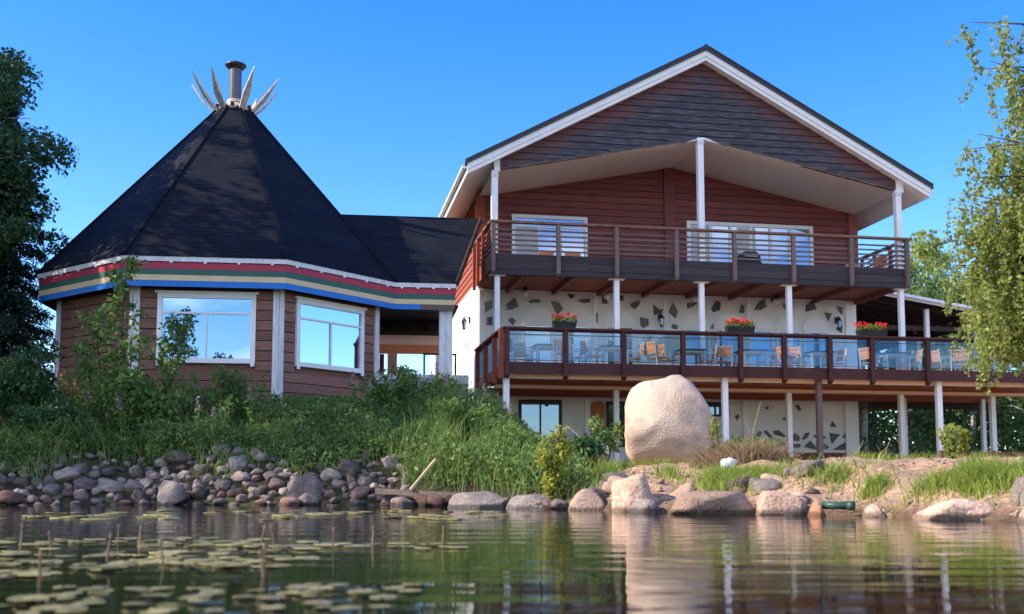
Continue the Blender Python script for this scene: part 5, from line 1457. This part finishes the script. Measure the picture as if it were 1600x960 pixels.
# saplings before the hut
def sapling(label, x, y, h, n, lean, spread=.5):
    z = gzf(x, y); t = thing('sapling', label, 'sapling', (x, y, z - .05), 0)
    T = MB(); top = Vector((lean, 0, h)); T.tube([(0, 0, 0), (lean * .3, .05, h * .5), top], [.022, .016, .004], 6)
    P = []
    for i in range(26):
        q = .12 + .86 * i / 26; s0 = top * q; a = random.uniform(0, 6.28); ln = spread * (1.15 - q) * random.uniform(.5, 1.3) + .12
        e = s0 + Vector((math.cos(a) * ln, math.sin(a) * ln, ln * .75))
        T.tube([s0, e], [.008, .003], 4)
        k = n // 26; u = RNG.uniform(.15, 1.05, k)[:, None]
        P.append(np.array(s0) * (1 - u) + np.array(e) * u + RNG.normal(0, .055, (k, 3)))
    T.build('stem', M['bark'], t)
    leaves('foliage', np.concatenate(P), .10, M['leaf_mid'], t, .2, .4, .62)
sapling('tallest slender sapling before the left face of the hut', -7.75, 21.2, 3.75, 1300, .15)
sapling('leafy sapling leaning left before the hut corner column', -8.15, 21.6, 2.6, 1150, -.25, .6)
sapling('leafy sapling partly over the left hut window', -6.95, 21.5, 2.45, 1150, .35, .6)
sapling('short sapling right beside the hut corner column', -7.45, 21.0, 1.9, 800, .05, .6)
# wood behind the deck at right
FW = 'slender pale-trunked tree in the wood behind the deck, %s from the house'
for i, (x, y, h, r) in enumerate(sorted([(14.6, 46, 7.5, 1.9), (16.2, 44.5, 8.2, 2.1), (17.6, 47, 8.6, 2.2), (19.0, 45, 8.2, 2.0), (20.3, 48, 9, 2.4), (21.6, 45.5, 8.4, 2.1), (23.0, 47.5, 9, 2.3), (24.5, 50, 10, 2.5), (18.3, 51, 9.5, 2.5), (15.4, 52, 8.8, 2.4), (13.4, 50, 7.6, 2.2), (26.5, 48, 10, 2.6), (22.0, 53, 10, 2.6), (20.0, 41.5, 7, 1.8), (23.5, 42.5, 7.5, 2.0)], key=lambda q: q[0] / q[1])):
    tree('birch_tree', FW % ORD[i], x, y, h, r, 1.0, 2600, M['leaf_far'], 'bark_birch', .24, 36, group='wood behind the deck', tr=.13, clump=.4, limbs=8)
tree('birch_tree', 'pale far tree rising above the covered terrace roof', 23.6, 61, 13.4, 3.2, 3, 6000, M['leaf_birch'], 'bark_birch', .32, 60, clump=.34)
tree('birch_tree', 'pair of thick pale birch trunks beside the bicycle', 13.2, 41.2, 7, 1.6, 3.2, 1500, M['leaf_far'], 'bark_birch', .22, 30, tr=.24)
x, y = scatter(16000, 8, 44, 49, 60)
P = np.stack([x, y, 1.2 + RNG.uniform(0, 1, len(x)) ** 1.3 * (4.0 + np.sin(x * .8) + .6 * np.sin(x * 2.3 + y))], 1)
tag(leaves('undergrowth', P, .36, M['leaf_far'], None, .1, .4, .6), 'dark undergrowth of the wood behind the deck', 'undergrowth', kind='stuff')
x, y = scatter(4600, 12.2, 24, 40.2, 44)
P = np.stack([x, y, 1.2 + RNG.uniform(0, 1, len(x)) ** 1.8 * 1.3], 1)
tag(leaves('undergrowth', P, .16, M['leaf_far'], None, .1, .4, .6), 'low leafy plants under the trees behind the bicycle', 'undergrowth', kind='stuff')

# ------------------------------------------------------------------ lily pads and stems on the water
PM = []
for k in range(5):
    n = 16; b = MB(); vs = [(0, 0, .002)]
    for j in range(n + 1):
        a = .22 + (2 * math.pi - .44) * j / n; rr = 1 * (1 + .06 * math.sin(a * 3 + k))
        vs.append((rr * math.cos(a), rr * .82 * math.sin(a), .03 * max(0, math.sin(a * 2 + k * 1.3)) + .004))
    lo = [(x, y, z - .05) for x, y, z in vs]
    m_ = len(vs); fs = [(0, j, j + 1) for j in range(1, n + 1)] + [(m_, m_ + j + 1, m_ + j) for j in range(1, n + 1)] + [(j, m_ + j, m_ + j + 1, j + 1) for j in range(1, n + 1)] + [(0, m_, m_ + 1, 1), (n + 1, m_ + n + 1, m_, 0)]
    b.add(vs + lo, fs); o = b.build('lily_pad', M['pad']); PM.append(o.data); bpy.data.objects.remove(o)
def pads(x0, x1, y0, y1, n, r0, r1, where):
    for i in range(n):
        x = random.uniform(x0, x1); y = random.uniform(y0, y1); r_ = random.uniform(r0, r1)
        o = link_mesh('lily_pad', random.choice(PM), None, None, (x, y, .006 + random.uniform(0, .006)), (random.gauss(0, .03), random.gauss(0, .03), random.uniform(0, 6.28)), (r_, r_, r_))
        tag(o, 'yellow-green lily pad floating %s' % where, 'lily pad', 'floating lily pads')
pads(-5.4, .6, 10.3, 14.2, 66, .07, .15, 'in the far scattered band before the stones')
pads(-3.1, -1.45, 4.9, 6.7, 62, .04, .085, 'in the broad middle patch at the left')
pads(-1.65, -1.0, 5.1, 6.2, 18, .05, .085, 'in the small middle patch below the right hut window')
pads(-1.0, -.28, 5.55, 6.1, 18, .045, .08, 'in the thin row reaching towards the middle')
pads(-2.1, -1.25, 3.7, 4.6, 30, .035, .068, 'in the left foreground patch of stems')
pads(-1.6, -.88, 4.3, 4.9, 26, .035, .065, 'in the narrow patch right of the stems')
pads(-1.45, -.85, 2.65, 3.45, 34, .025, .048, 'in the lower left corner patch')
pads(-.95, -.3, 2.75, 3.6, 32, .025, .048, 'in the nearest patch right of the corner')
st = thing('water_stem', 'thin brown stem standing up between the lily pads', 'stem', group='stems between the lily pads')
MB().tube([(0, 0, -.05), (.004, 0, .05), (.008, 0, .095)], [.0045, .005, .003], 6).build('stalk', M['reed'], st)
MB().lathe([(.004, .085), (.0075, .095), (.006, .108), (.002, .113)], 6, (.008, 0)).build('tip', M['reed'], st)
first = True
for x, y in [(-2.55, 5.7), (-2.35, 5.6), (-2.3, 6.4), (-1.75, 4.75), (-2.0, 5.9), (-1.36, 4.3), (-1.75, 5.7), (-1.35, 5.9), (-1.24, 5.75), (-.9, 4.0), (-.93, 5.7), (-.37, 5.8), (-.88, 3.9), (-1.5, 3.5), (-2.9, 6.2), (-.75, 5.9)]:
    o = st if first else copy_tree(st); first = False
    o.location = (x, y, 0); o.rotation_euler = (random.gauss(0, .08), random.gauss(0, .08), random.uniform(0, 6)); s_ = random.uniform(.8, 1.15); o.scale = (1, 1, s_)
